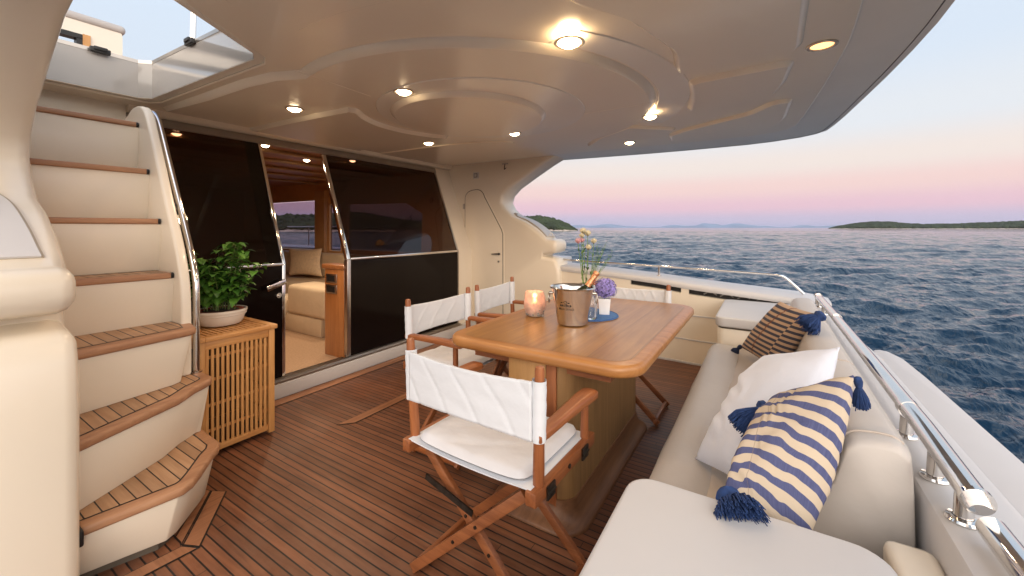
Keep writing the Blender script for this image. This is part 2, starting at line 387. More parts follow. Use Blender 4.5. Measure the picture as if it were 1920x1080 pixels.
def island(pts, name, fname, flabel, trees, rad, colr, seed, depth):
    """pts: list of (pixel column, distance, crest height above sea). Low rocky mound with a wooded top."""
    rs = random.Random(seed); m = MB(); secs = []
    P = []
    for i in range(len(pts) - 1):
        a, b = pts[i], pts[i + 1]; n = 10
        for k in range(n): t = k / n; P.append(tuple(a[j] + (b[j] - a[j]) * t for j in range(3)))
    P.append(pts[-1])
    for (u, d, h) in P:
        q = []
        for (f, hh) in ((0, -.6), (.02, .9), (.06, 1.4), (.2, .55), (.5, .85), (.8, .6), (1.0, -.4)):
            z = SEA + (hh * rs.uniform(.5, 1.3) if f < .1 else (h * hh if hh > 0 else hh))
            if f < .1: z = SEA + min(hh * rs.uniform(.6, 1.4), h * .5) if hh > 0 else SEA - .6
            x, y, _ = pixw(u, d + f * depth + rs.uniform(-1, 1) * .01 * depth); q.append((x, y, z))
        secs.append(q)
    m.loft(secs, closed=False, caps=False)
    rock = mat(name + '_rock', (.36, .31, .27), .9, noise=(.25, .35), bump=(.6, .8, .8))
    struct(name, m, rock, angle=80)
    f = MB(); ico = bmesh.new(); bmesh.ops.create_icosphere(ico, subdivisions=1, radius=1)
    iv = [v.co.copy() for v in ico.verts]; ifc = [[v.index for v in fa.verts] for fa in ico.faces]; ico.free()
    for _ in range(trees):
        t = rs.random() * (len(P) - 1.001); i = int(t); t -= i
        u, d, h = [P[i][j] + (P[i + 1][j] - P[i][j]) * t for j in range(3)]
        g = rs.random() ** 1.3 * .55 + .05
        hh = h * (min(g / .45, 1) ** .6) * .93
        x, y, _ = pixw(u, d + g * depth); r = rad * rs.uniform(.5, 1.25) * min(1, .35 + h / 8)
        if hh < .8: continue
        z = SEA + hh * rs.uniform(.82, 1.0)
        f.add([(x + v.x * r * rs.uniform(.75, 1.2), y + v.y * r * rs.uniform(.75, 1.2), z + v.z * r * rs.uniform(.55, .95)) for v in iv], ifc)
    fm = mat(fname + '_green', colr, .95, noise=(.09, .55))
    o = obj(fname, f, fm, smooth=False); tag(o, flabel, 'woods', kind='stuff')
# wooded headland seen through the salon windows and past the wing, running out to a point
island([(150, 250, 10), (300, 255, 12), (430, 260, 12.5), (520, 262, 12), (600, 262, 12.5), (660, 265, 14.5), (700, 268, 12.5), (760, 275, 8), (820, 285, 6.5), (900, 295, 9), (960, 300, 11), (1005, 305, 12.6), (1030, 305, 11.3), (1050, 305, 8.3), (1066, 305, 4.6), (1082, 305, .9)],
       'headland', 'headland_woods', 'dark green scrub wood covering the headland beyond the boat side', 5200, 2.0, (.030, .042, .018), 5, 60)
island([(1555, 960, 1.0), (1580, 950, 7), (1605, 940, 13), (1635, 930, 17), (1670, 925, 16), (1700, 920, 12), (1740, 900, 10), (1790, 880, 10.5), (1850, 870, 14), (1920, 860, 18), (2050, 850, 22), (2300, 840, 18), (2700, 830, 8)],
       'low_island', 'island_woods', 'dark green scrub wood covering the long low island on the horizon', 6500, 4.2, (.032, .042, .018), 6, 160)
def far_range():
    m = MB(); rs = random.Random(2); secs = []
    for i in range(161):
        u = 1020 + i * 9; d = 9000
        e = max(0, min(1, (u - 1030) / 60))
        h = 55 + 28 * math.sin(i * .21) + 22 * math.sin(i * .47 + 1) + 16 * math.sin(i * .93 + 2) + rs.uniform(-6, 6) + (45 if 32 < i < 37 else 0)
        h = max(12, h * .82) * e + 4
        a = pixw(u, d - 500); b = pixw(u, d); c = pixw(u, d + 1200)
        secs.append([(a[0], a[1], SEA - 2), (b[0], b[1], SEA + h), (c[0], c[1], SEA - 2)])
    m.loft(secs, closed=False, caps=False)
    struct('hills', m, mat('hills_hazed', (.20, .25, .34), .95, noise=(.002, .2)), angle=80)  # blue base colour carries distance haze on top of the haze volume
far_range()

# ================================================================== BOAT STRUCTURE
YC = 2.3                                   # centreline: everything mirrors about y = 2.3
def mir(y): return 2 * YC - y
# ---- deck
m = MB(); m.add([(-3.3, -.1, 0), (.5, -.1, 0), (.5, 4.4, 0), (-3.3, 4.4, 0)], [(0, 1, 2, 3)])
struct('deck', m, M_deck, smooth=False)
M_marg = wood('margin_board', (.225, .092, .042), (.37, .17, .085), 'y', 1, .5); M_margx = wood('margin_board_x', (.225, .092, .042), (.37, .17, .085), 'x', 1, .5)
m = MB(); m.box(-3.3, .30, -.15, 4.40, SEA - .3, -.012); struct('hull', m, M_gelw)
def board(poly, z=.004, mt=None, line=.0062):
    """flush teak margin board with a black caulk seam round it"""
    cx = sum(p[0] for p in poly) / len(poly); cy = sum(p[1] for p in poly) / len(poly)
    m = MB(); m.add([(x, y, .002) for x, y in poly], [tuple(range(len(poly)))])
    # inset polygon
    n = len(poly); ins = []
    for i in range(n):
        p0, p1, p2 = Vector(poly[i - 1]), Vector(poly[i]), Vector(poly[(i + 1) % n])
        e1 = (p1 - p0).normalized(); e2 = (p2 - p1).normalized()
        n1 = Vector((-e1.y, e1.x)); n2 = Vector((-e2.y, e2.x))
        if n1.dot(Vector((cx, cy)) - p1) < 0 and n2.dot(Vector((cx, cy)) - p1) < 0: n1 = -n1; n2 = -n2
        b = (n1 + n2); b = b.normalized() / max(.5, b.normalized().dot(n1)); ins.append(p1 + b * line)
    k = MB(); k.add([(p.x, p.y, z) for p in ins], [tuple(range(n))])
    struct('deck_seam', m, M_black, smooth=False); struct('deck_margin_board', k, mt or M_marg, smooth=False)
board([(-3.17, .9), (-3.055, .9), (-3.055, 4.25), (-3.17, 4.25)])
board([(-2.43, 1.67), (-2.345, 1.76), (-2.345, 4.25), (-2.43, 4.25)])
board([(-2.345, 1.67), (-2.43, 1.67), (-2.345, 1.76), (-1.2, 1.76), (-1.2, 1.67)], mt=M_trimx) if False else None
board([(-2.355, .925), (-2.285, .965), (-1.975, .735), (-2.05, .70)])
board([(-2.05, .70), (-1.975, .735), (-2.0, .42), (-2.07, .42)], mt=M_margx)
board([(-2.075, .70), (-2.05, .695), (-2.355, .925), (-2.40, .915), (-2.13, .70)])
# ---- bulkhead sill
m = MB(); m.box(-3.60, -3.172, .60, 4.2, 0, .115); struct('bulkhead_sill', m, M_gelw, bevel=.01)
m = MB(); m.box(-3.30, -3.18, .94, 3.93, .1152, .128)
for x in (-3.285, -3.25, -3.215): m.box(x - .004, x + .004, .94, 3.93, .128, .140)
struct('door_track', m, M_steel)

# ---- wings (port and starboard) : profile measured in the x-z plane
aft = [(-2.05, 2.15), (-2.19, 2.075), (-2.436, 1.94), (-2.66, 1.81), (-2.76, 1.72), (-2.785, 1.64), (-2.74, 1.56), (-2.63, 1.46), (-2.46, 1.40), (-2.31, 1.315),
       (-2.21, 1.235), (-2.155, 1.185), (-2.085, 1.182), (-2.045, 1.165), (-2.03, 1.13), (-2.03, 1.085), (-2.045, 1.045), (-2.10, 1.02), (-2.205, 1.005), (-2.215, .985),
       (-2.10, .968), (-2.045, .955), (-2.02, .925), (-1.995, .84), (-1.985, .7), (-1.985, 0)]
def wing(yin, yout, name):
    core = [(-3.75, 0), (-3.75, 2.15)]
    prof = []
    A = aft
    m = MB(); n = len(A)
    # rounded inboard/outboard edges: sections shrink towards the two faces
    s = 1 if yout > yin else -1; w = abs(yout - yin); secs = []
    C = Vector((-3.75, 1.0))
    ts = [(0, .045), (.006, .026), (.018, .010), (.045, 0)]
    lst = [(t, g) for t, g in ts] + [(w - t, g) for t, g in reversed(ts)]
    nrm = []
    for i in range(n):
        a = Vector(A[max(i - 1, 0)]); b = Vector(A[min(i + 1, n - 1)]); d = (b - a).normalized(); nrm.append(Vector((d.y, -d.x)))
    for t, g in lst:
        q = [(-3.75, yin + s * t, 0), (-3.75, yin + s * t, 2.15)]
        for p, nn in zip(A, nrm):
            x = p[0] + nn.x * g * (1 if nn.x < 0 else -1) * (1); z = p[1] + (nn.y * g * (1 if nn.x < 0 else -1))
            if p[1] in (0, 2.15): z = p[1]
            q.append((x, yin + s * t, z))
        secs.append(q)
    m.loft(secs)
    t = thing('moulded_pillar', name, 'pillar', (-3, (yin + yout) / 2, 0)); obj('shell', m, M_gel, t, angle=50); return t
WF = wing(4.2, 4.52, 'cream moulded side wall carrying the overhang on the far sea side')
WN = wing(.4, -.15, 'large cream moulded pillar filling the left edge beside the stairs')
def wing_lid(y0, y1, label, port):
    th = None; W_ = WN if port else WF
    P = catmull([(-2.665, 1.485, 0), (-2.60, 1.452, 0), (-2.46, 1.405, 0), (-2.31, 1.32, 0), (-2.215, 1.243, 0), (-2.185, 1.213, 0)], 6)
    P = [(p.x + .006, p.y + .008) for p in P]; m = MB(); m2 = MB()
    n = len(P); secs = []; secs2 = []
    for i, (x, z) in enumerate(P):
        ya, yb = y0, y1
        # inboard edge follows a curve: lid narrows towards the top
        k = i / (n - 1); tw = (1 - k) ** 1.6 * .075
        if port: yb = y1 - tw
        else: ya = y0 + tw
        secs.append([(x, ya, z), (x, yb, z), (x - .004, yb, z - .006), (x - .004, ya, z - .006)])
        secs2.append([(x - .003, ya - .008, z - .004), (x - .003, yb + .008, z - .004), (x - .009, yb + .008, z - .012), (x - .009, ya - .008, z - .012)])
    m.loft(secs); m2.loft(secs2)
    th = obj('locker_lid', m, M_gelw, W_); obj('gasket', m2, mat('gasket', (.45, .38, .29), .6, noise=(9, .1)), th)
    h = MB(); xx, zz = P[0]; s = (y0 + y1) / 2 - .03
    h.box(xx - .012, xx + .028, s - .02, s + .02, zz - .004, zz + .012); obj('hinge', h, M_steel, th, bevel=.003)
    h = MB(); xx, zz = P[-1]; yy = y0 + .03 if port else (y0 + y1) / 2
    h.tube([(xx - .001, yy - .045, zz + .004), (xx + .006, yy - .032, zz + .030), (xx - .002, yy, zz + .042), (xx + .006, yy + .032, zz + .03), (xx - .001, yy + .045, zz + .004)], .004, 8)
    obj('finger_pull', h, M_gel, th)
wing_lid(.02, .335, 'white curved locker lid with steel hinge on the left moulded pillar', True)
wing_lid(4.265, 4.47, 'white curved locker lid on the far wing beside the sea', False)

# ---- side lining forward of the far wing, locker door on it
m = MB(); m.box(-3.75, -2.3, 4.205, 4.21, 0, .001)
th = None
dp = [(-3.353, .10), (-3.353, 1.66)] + [(p[0], p[1]) for p in catmull([(-3.353, 1.66, 0), (-3.345, 1.735, 0), (-3.30, 1.79, 0), (-3.22, 1.815, 0), (-3.12, 1.815, 0), (-3.055, 1.775, 0), (-3.02, 1.71, 0)], 4)][1:] + [(-2.765, 1.30), (-2.745, 1.24), (-2.742, .10)]
dp = [(x, z) for x, z in dp]
def inset(poly, g):
    cx = sum(p[0] for p in poly) / len(poly); cz = sum(p[1] for p in poly) / len(poly)
    n = len(poly); out = []
    for i in range(n):
        p0, p1, p2 = Vector(poly[i - 1]), Vector(poly[i]), Vector(poly[(i + 1) % n])
        e1 = (p1 - p0).normalized(); e2 = (p2 - p1).normalized()
        a = Vector((e1.y, -e1.x)); b = Vector((e2.y, -e2.x)); q = (a + b)
        if q.length < 1e-6: q = a
        q.normalize()
        out.append(tuple(p1 + q * g / max(.5, q.dot(a))))
    return out
m = MB(); m.prism(inset(dp, -.010), 'y', 4.2, 4.1925); obj('door_frame', m, M_gel, WF, bevel=.003)
m = MB(); m.prism(inset(dp, .004), 'y', 4.1925, 4.1905); obj('door_seal', m, M_groove, WF, smooth=False)
m = MB(); m.prism(inset(dp, .012), 'y', 4.1905, 4.186); th = obj('locker_door', m, M_gel, WF, bevel=.002)
m = MB(); m.tube([(-2.80, 4.186, .995), (-2.80, 4.165, .995)], .014, 14); m.tube([(-2.80, 4.163, .995), (-2.83, 4.158, .995), (-2.90, 4.16, .99)], [.008, .009, .006], 10)
obj('handle', m, M_black, th)
m = MB(); m.tube([(-2.81, 4.186, .90), (-2.81, 4.180, .90)], .013, 14); obj('lock', m, M_steel, th)
for z in (1.60, .86):
    m = MB(); m.box(-3.375, -3.345, 4.178, 4.19, z - .035, z + .035); obj('hinge', m, M_steel, th, bevel=.003)
th = thing('wall_switch', 'small square switch plate on the cream wall above the locker door', 'switch', (-3.17, 4.198, 2.0))
m = MB(); m.box(-3.215, -3.125, 4.190, 4.199, 1.955, 2.035); obj('plate', m, M_gelw, th, bevel=.004)
m = MB(); m.box(-3.195, -3.145, 4.186, 4.190, 1.97, 2.02); obj('bezel', m, M_groove, th, smooth=False)
m = MB(); m.box(-3.188, -3.152, 4.181, 4.186, 1.977, 2.013); obj('rocker', m, M_gelw, th, bevel=.002)
th = thing('coat_hook', 'small steel hook under the overhang beside the far wing', 'hook', (-2.72, 4.19, 2.13))
m = MB(); m.box(-2.76, -2.68, 4.185, 4.199, 2.10, 2.115); obj('plate', m, M_steel, th)
m = MB(); m.tube([(-2.72, 4.19, 2.105), (-2.72, 4.175, 2.06), (-2.71, 4.16, 2.035), (-2.68, 4.15, 2.05)], .005, 8); obj('hook', m, M_black, th)

# ---- overhang (ceiling)
CZ = 2.15
half = [(-3.8, 4.40), (-3.0, 4.46), (-2.36, 4.53), (-1.8, 4.60), (-1.2, 4.67), (-.7, 4.70), (-.16, 4.70), (.06, 4.66), (.27, 4.575), (.38, 4.48), (.445, 4.36), (.475, 4.15), (.50, 3.9), (.53, 3.5), (.565, 3.0), (.585, 2.6), (.592, YC)]
outer = half + [(x, mir(y)) for x, y in reversed(half[:-1])]
hole = [(-3.40, .62), (-3.40, .93), (-3.34, .985), (-2.14, 1.02), (-2.07, .985), (-1.78, .52), (-1.74, .44), (-1.80, .404), (-3.34, .404), (-3.40, .44)]
def plate_holes(outer, holes, z0, z1):
    bm = bmesh.new()
    def loop(ps, z):
        vs = [bm.verts.new((p[0], p[1], z)) for p in ps]; es = [bm.edges.new((vs[i], vs[(i + 1) % len(vs)])) for i in range(len(vs))]; return vs, es
    for z in (z0, z1):
        es = []
        for L in [outer] + holes: es += loop(L, z)[1]
        bmesh.ops.triangle_fill(bm, use_beauty=True, edges=es)
    m = MB(); m.v = [tuple(v.co) for v in bm.verts]; bm.verts.index_update(); m.f = [tuple(v.index for v in f.verts) for f in bm.faces]
    b = 0
    nt = len(outer) + sum(len(h) for h in holes)
    for L in [outer] + holes:
        n = len(L)
        for i in range(n): m.f.append((b + i, b + (i + 1) % n, nt + b + (i + 1) % n, nt + b + i))
        b += n
    bm.free(); return m
m = plate_holes(outer, [hole], CZ, CZ + .20)
struct('ceiling', m, M_rim, angle=30, flatz=True)
# inner ceiling liner: everything inside the rim sits 14 mm lower with a rounded edge
hi = [(-3.72, 4.02), (-2.9, 4.06), (-2.08, 4.09), (-1.2, 4.16), (-.5, 4.20), (-.1, 4.19), (.06, 4.14), (.16, 4.06), (.21, 3.95), (.245, 3.6), (.285, 3.0), (.31, 2.5), (.315, YC)]
linr = hi + [(x, mir(y)) for x, y in reversed(hi[:-1])]
hole2 = [(-3.425, .60), (-3.425, .945), (-3.36, 1.01), (-2.13, 1.045), (-2.05, 1.0), (-1.755, .53), (-1.71, .44)]
# the liner's port side ends at the wing, so the hatch cuts its edge
linr2 = [p for p in linr if not (p[1] < .6 and p[0] < -1.3)]
i0 = max(range(len(linr2)), key=lambda i: (linr2[i][1] < 1.0 and linr2[i][0] < 0) and 1 or 0)
def liner():
    st = hi + [(x, mir(y)) for x, y in reversed(hi[:-1])]
    # walk: starboard side forward->aft, then port side aft->forward until x=-1.7, then round the hatch
    k = [p for p in st if not (p[1] < 1.0 and p[0] < -1.5)]
    k += [(-1.66, .43), (-1.75, .56), (-2.04, 1.02), (-2.12, 1.06), (-3.36, 1.03), (-3.43, .99), (-3.44, .42), (-3.72, .42)]
    return k
m = plate_holes(liner(), [], CZ - .014, CZ)
struct('ceiling_liner', m, M_ceil, bevel=.010, seg=3, flatz=True)
def cplate(poly, z, t, name='ceiling_panel', mt=None, bev=.010):
    # lowered plate with a wide sloping moulded edge
    n = len(poly); m = MB(); a = Vector((sum(p[0] for p in poly) / n, sum(p[1] for p in poly) / n)); ins = []
    ar = sum(poly[i][0] * poly[(i + 1) % n][1] - poly[(i + 1) % n][0] * poly[i][1] for i in range(n)); sg = 1 if ar > 0 else -1
    nn = []
    for i in range(n):
        e = (Vector(poly[(i + 1) % n]) - Vector(poly[i - 1])).normalized(); nn.append(Vector((-e.y, e.x)) * sg)
    rings = []
    for g, h in ((0, -.001), (bev * .05, t * .14), (bev * .90, t * .88), (bev * 1.1, t)):
        rings.append([(poly[i][0] + nn[i].x * g, poly[i][1] + nn[i].y * g, z - h) for i in range(n)])
    m.loft(rings, caps=False)
    bm = bmesh.new(); vs = [bm.verts.new(p) for p in rings[-1]]; es = [bm.edges.new((vs[i], vs[(i + 1) % n])) for i in range(n)]
    bmesh.ops.triangle_fill(bm, use_beauty=True, edges=es); bm.verts.index_update()
    m.add([tuple(v.co) for v in bm.verts], [tuple(v.index for v in f.verts) for f in bm.faces]); bm.free()
    return struct(name, m, mt or M_ceil, angle=40, weld=True, flatz=True)
L0 = CZ - .014
big = [(-3.45, 1.075), (-2.9, 1.09), (-2.45, 1.10), (-2.2, 1.13)] + arc(-1.75, 2.36, 1.20, -104, 100, 60) + [(-2.3, 3.62), (-3.45, 3.66)]
cplate(big, L0, .034, bev=.034)
L1 = L0 - .034
cplate(arc(-1.66, 2.27, .70, 0, 354, 72), L1, .006, 'ceiling_ring', M_rim, .004)
cplate(arc(-1.75, 2.24, .53, 0, 354, 72), L1 - .006, .028, 'ceiling_disc', bev=.028)
S = [(p.x, p.y) for p in catmull([(-3.42, 1.60, 0), (-2.9, 1.62, 0), (-2.36, 1.655, 0), (-2.29, 1.68, 0), (-2.28, 1.74, 0), (-2.36, 1.86, 0), (-2.43, 2.05, 0), (-2.43, 2.28, 0), (-2.36, 2.5, 0), (-2.30, 2.60, 0), (-2.36, 2.66, 0), (-2.9, 2.63, 0), (-3.42, 2.60, 0)], 5)]
cplate(S, L1, .026, 'ceiling_panel', bev=.024)
for q in ([(-3.42, 2.86), (-2.5, 2.90), (-2.1, 3.0), (-1.95, 3.12), (-2.05, 3.2), (-2.6, 3.3), (-3.42, 3.28)],):
    cplate([(p.x, p.y) for p in catmull([(a, b, 0) for a, b in q], 4)], L1, .010, 'ceiling_panel', bev=.009)
def ringseg(r0, r1, a0, a1, cx=-1.75, cy=2.36, xmax=.16, n=14):
    o = arc(cx, cy, r0, a0, a1, n); q = []
    for p in arc(cx, cy, r1, a1, a0, n): q.append((min(p[0], xmax), min(max(p[1], .62), 3.98)))
    out = []
    for p in o + q:
        if not out or (Vector(p) - Vector(out[-1])).length > .01: out.append(p)
    return out
cplate(arc(-1.72, 2.40, 1.36, -38, 40, 30) + arc(-1.75, 2.36, 1.215, 41, -39, 30), L0, .006, 'ceiling_ring', M_rim, .004)
def rnd(poly, r, n=6):
    out = []; k = len(poly)
    for i in range(k):
        p0, p1, p2 = Vector(poly[i - 1]), Vector(poly[i]), Vector(poly[(i + 1) % k]); a = (p0 - p1); b = (p2 - p1); q = min(r, a.length * .45, b.length * .45)
        s0 = p1 + a.normalized() * q; s1 = p1 + b.normalized() * q
        for j in range(n + 1):
            t = j / n; out.append(tuple((s0 * (1 - t) + p1 * t) * (1 - t) + (p1 * (1 - t) + s1 * t) * t))
    return out
cplate(rnd([(-.36, 2.40), (.125, 2.37), (.10, 2.70), (.03, 2.98), (-.46, 3.02), (-.39, 2.70)], .07), L0, .026, bev=.026)
cplate(rnd([(-.55, 3.56), (-.10, 3.30), (.03, 3.10), (.15, 3.09), (.13, 3.6), (.02, 3.97), (-.75, 4.0), (-.72, 3.72)], .06), L0, .022, bev=.024)
cplate(rnd([(-.92, 3.22), (-.60, 3.52), (-.80, 3.68), (-.9, 3.75), (-1.5, 3.78), (-1.25, 3.46)], .06), L0, .020, bev=.022)
cplate(rnd([(-.40, 2.27), (-.36, 1.95), (-.46, 1.55), (-.62, 1.30), (-.30, 1.05), (.05, 1.05), (.13, 1.5), (.14, 2.20), (.10, 2.27)], .08), L0, .026, bev=.026)
cplate(rnd([(-1.62, .62), (-.9, .60), (-.52, .66), (-.50, .9), (-.74, 1.16), (-1.02, 1.02), (-1.35, .95), (-1.66, .95)], .09), L0, .026, bev=.026)
# fine mould seams
m = MB()
for a_, b_ in (((-1.98, 1.13), (-1.99, 1.60)), ((-1.30, 2.62), (-.60, 2.62))): m.tube([(a_[0], a_[1], L1), (b_[0], b_[1], L1)], .0016, 6)
struct('ceiling_mould_seam', m, M_ceil)
# dark seam near the outer edge
m = MB(); o2 = outer
def offs(poly, g):
    out = []; n = len(poly)
    for i in range(n):
        a = Vector(poly[i - 1]); b = Vector(poly[i]); c = Vector(poly[(i + 1) % n]); e = (c - a).normalized(); nn = Vector((e.y, -e.x))
        ctr = Vector((-1.2, YC))
        if nn.dot(ctr - b) < 0: nn = -nn
        out.append(tuple(b + nn * g))
    return out
A_ = [Vector((p[0], p[1], 0)) for p in half[2:]]; A_ = catmull([tuple(p) for p in A_], 5); A_ = [(p.x, p.y) for p in A_]; A_ += [(x, mir(y)) for x, y in reversed(A_[:-1])]
def offs_open(P, g):
    out = []
    for i, p in enumerate(P):
        a = Vector(P[max(i - 1, 0)]); c = Vector(P[min(i + 1, len(P) - 1)]); e = (c - a).normalized(); nn = Vector((e.y, -e.x))
        if nn.dot(Vector((-1.2, YC)) - Vector(p)) < 0: nn = -nn
        out.append(Vector(p) + nn * g)
    return out
a_ = offs_open(A_, .030); b_ = offs_open(A_, .034)
m.loft([[(p.x, p.y, CZ - .0015), (q.x, q.y, CZ - .0015), (q.x, q.y, CZ + .002), (p.x, p.y, CZ + .002)] for p, q in zip(a_, b_)])
struct('ceiling_seam', m, M_groove)
# hatch shaft
SH = 2.37
def ring_wall(poly, z0, z1, t, m):
    n = len(poly); o = offs_poly(poly, t)
    for i in range(n):
        j = (i + 1) % n
        m.add([(poly[i][0], poly[i][1], z0), (poly[j][0], poly[j][1], z0), (poly[j][0], poly[j][1], z1), (poly[i][0], poly[i][1], z1),
               (o[i][0], o[i][1], z0), (o[j][0], o[j][1], z0), (o[j][0], o[j][1], z1), (o[i][0], o[i][1], z1)],
              [(0, 1, 2, 3), (7, 6, 5, 4), (3, 2, 6, 7), (0, 4, 5, 1)])
def offs_poly(poly, g):
    cx = sum(p[0] for p in poly) / len(poly); cy = sum(p[1] for p in poly) / len(poly); out = []; n = len(poly)
    for i in range(n):
        a = Vector(poly[i - 1]); b = Vector(poly[i]); c = Vector(poly[(i + 1) % n]); e = (c - a).normalized(); nn = Vector((e.y, -e.x))
        if nn.dot(Vector((cx, cy)) - b) > 0: nn = -nn
        out.append(tuple(b + nn * g))
    return out
m = MB(); ring_wall(offs_poly(hole, -.002), CZ + .003, SH, .0012, m); ring_wall(offs_poly(hole, .001), CZ + .2002, SH - .0005, .04, m); struct('hatch_shaft', m, mat('shaft_gelcoat_shaded', (.40, .375, .35), .12, noise=(2, .05), coat=.3), weld=True, angle=40)  # white shaft walls skinned in grey: their dimness is put into the colour
th = thing('roof_hatch_frame', 'grey aluminium frame with black latches around the roof opening above the stairs', 'hatch frame', (-2.6, .7, SH))
m = MB(); ring_wall(offs_poly(hole, -.004), SH, SH + .022, .035, m); obj('frame', m, M_steel, th, weld=True)
for (x, y, a) in ((-3.37, .75, 90), (-2.78, .985, 0)):
    m = MB(); Mx = Matrix.Translation((x, y, SH + .004)) @ Matrix.Rotation(R(a), 4, 'Z')
    m.box(-.045, .045, -.012, .012, -.012, .018, Mx); m.box(-.03, .03, -.02, .0, .0, .022, Mx); obj('latch', m, M_black, th, bevel=.004)
for dx in (0, .035):
    m = MB(); m.tube([(-2.80 + dx, 1.0, SH + .01), (-2.80 + dx, 1.02, SH + .75)], .009, 10); obj('gas_strut', m, M_chrome, th)

# ---- flybridge seat module seen through the hatch
th = thing('flybridge_seat_module', 'cream moulded upper deck seat unit with open window seen through roof opening', 'seat unit', (-5.4, .6, 2.4))
m = MB()
pr = rrect(-.4, 1.26, 2.4, 3.16, .10, 6); pr = [(y, z) for y, z in pr]
win = [(0.0, 2.5), (1.0, 2.5), (1.0, 2.97), (0.0, 2.97)]
def wall_hole(poly, holes, x0, x1):
    k = plate_holes(poly, holes, x0, x1); k.v = [(v[2], v[0], v[1]) for v in k.v]; return k
k = wall_hole(pr, [win], -5.06, -5.0); obj('front_shell', k, M_gel, th, angle=30)
for ya in (1.18, -.39):
    m = MB(); m.box(-6.0, -5.06, ya, ya + .07, 2.4, 3.06); obj('side_shell', m, M_gel, th, bevel=.01)
m = MB(); m.box(-5.25, -4.985, -.42, 1.285, 3.09, 3.17); obj('top_cushion', m, M_leather, th, bevel=.035, seg=4)
m = MB(); m.box(-5.07, -4.99, 0, 1.0, 2.945, 2.985); m.box(-5.07, -4.99, .965, 1.0, 2.5, 2.95); obj('window_frame', m, M_black, th)
m = MB(); m.box(-5.07, -4.985, 1.003, 1.05, 2.5, 2.99); obj('wood_trim', m, M_lat, th)

# ================================================================== BULKHEAD GLAZING
# lower part upright (x=-3.235, z .13..1.03); upper part leans forward to (x=-3.63, z 2.07)
def gx(z): return -3.235 if z < 1.03 else -3.235 - (z - 1.03) * (.395 / 1.04)
th = thing('sliding_glass_door', 'dark tinted glass door leaf left of the open doorway with steel lever handle', 'glass door', (-3.235, 1.35, .13))
m = MB(); m.box(-3.262, -3.240, .60, 1.75, .142, 1.02); obj('lower_panel', m, M_dpanel, th)
def leanquad(y0, y1, z0, z1, t=.012, off=0, lean_y0=0, lean_y1=0):
    m = MB(); a0, a1 = gx(z0) + off, gx(z1) + off
    m.add([(a0, y0, z0), (a0, y1, z0), (a1, y1 + lean_y1, z1), (a1, y0 + lean_y0, z1), (a0 - t, y0, z0), (a0 - t, y1, z0), (a1 - t, y1 + lean_y1, z1), (a1 - t, y0 + lean_y0, z1)],
          [(0, 1, 2, 3), (7, 6, 5, 4), (0, 4, 5, 1), (1, 5, 6, 2), (2, 6, 7, 3), (3, 7, 4, 0)]); return m
obj('upper_glass', leanquad(.60, 1.76, 1.045, 2.03, .008, -.008), M_glass, th)
obj('dark_stile', leanquad(1.66, 1.755, 1.045, 2.03, .018, -.018), M_dpanel, th)
obj('edge_trim', leanquad(1.755, 1.78, 1.03, 2.03, .03, .003), M_chrome, th, bevel=.004)
m = MB(); m.box(-3.27, -3.232, 1.752, 1.778, .142, 1.03); obj('edge_trim', m, M_chrome, th, bevel=.004)
m = MB(); m.box(-3.262, -3.226, .95, 1.755, 1.02, 1.045); obj('mid_rail', m, M_chrome, th, bevel=.005)
m = MB(); m.tube([(-3.24, 1.70, .875), (-3.205, 1.70, .875)], .012, 12)
Mh = Matrix.Translation((-3.20, 1.70, .880)) @ Matrix.Rotation(R(18), 4, 'X')
m.box(-.008, .010, -.085, .065, -.020, .020, Mh); obj('handle', m, M_chrome, th, bevel=.008, seg=3)
m = MB(); m.tube([(-3.24, 1.725, .79), (-3.225, 1.725, .79)], .02, 16); m.tube([(-3.225, 1.725, .79), (-3.215, 1.725, .79)], .010, 12); obj('lock', m, M_chrome, th)
th = thing('fixed_glass_panel', 'large fixed dark glass panel between open doorway and cream side wall', 'window', (-3.235, 3.1, .13))
m = MB(); m.box(-3.262, -3.240, 2.38, 3.905, .142, 1.02); obj('lower_panel', m, M_dpanel, th)
obj('upper_glass', leanquad(2.375, 3.905, 1.045, 2.03, .008, -.008), M_glass, th)
obj('mullion', leanquad(2.335, 2.375, 1.03, 2.03, .04, .004), M_chrome, th, bevel=.005)
m = MB(); m.box(-3.28, -3.228, 2.335, 2.375, .142, 1.03); obj('mullion', m, M_steel, th, bevel=.005)
m = MB(); m.box(-3.262, -3.226, 2.377, 3.905, 1.02, 1.045); obj('mid_rail', m, M_chrome, th, bevel=.005)
obj('end_trim', leanquad(3.905, 3.925, 1.03, 2.03, .03, .003), M_steel, th, bevel=.004)
m = MB(); m.box(-3.27, -3.231, 3.905, 3.925, .142, 1.03); obj('end_trim', m, M_steel, th)
# header and surrounding bulkhead
struct('bulkhead_header', leanquad(.93, 3.93, 2.032, 2.094, .03, .006), M_taupe, bevel=.004)
m = MB(); m.prism([(-3.75, 2.0955), (-3.612, 2.0955), (-3.585, 2.105), (-3.56, 2.149), (-3.75, 2.149)], 'y', .93, 4.2); struct('bulkhead_trim', m, M_gel, bevel=.004)
m = MB(); q = []
m.loft([[(-3.235, 3.927, .116), (-3.235, 4.2, .116), (-3.32, 4.2, .116), (-3.32, 3.927, .116)], [(-3.235, 3.927, 1.03), (-3.235, 4.2, 1.03), (-3.32, 4.2, 1.03), (-3.32, 3.927, 1.03)],
        [(-3.655, 3.927, 2.135), (-3.655, 4.2, 2.135), (-3.74, 4.2, 2.135), (-3.74, 3.927, 2.135)]])
struct('bulkhead_side', m, M_gel)
m = MB(); m.box(-3.74, -3.60, .40, .929, .9, 2.06); m.box(-3.74, -3.622, .40, .929, 2.06, 2.149); struct('bulkhead_behind_stair', m, M_gel)

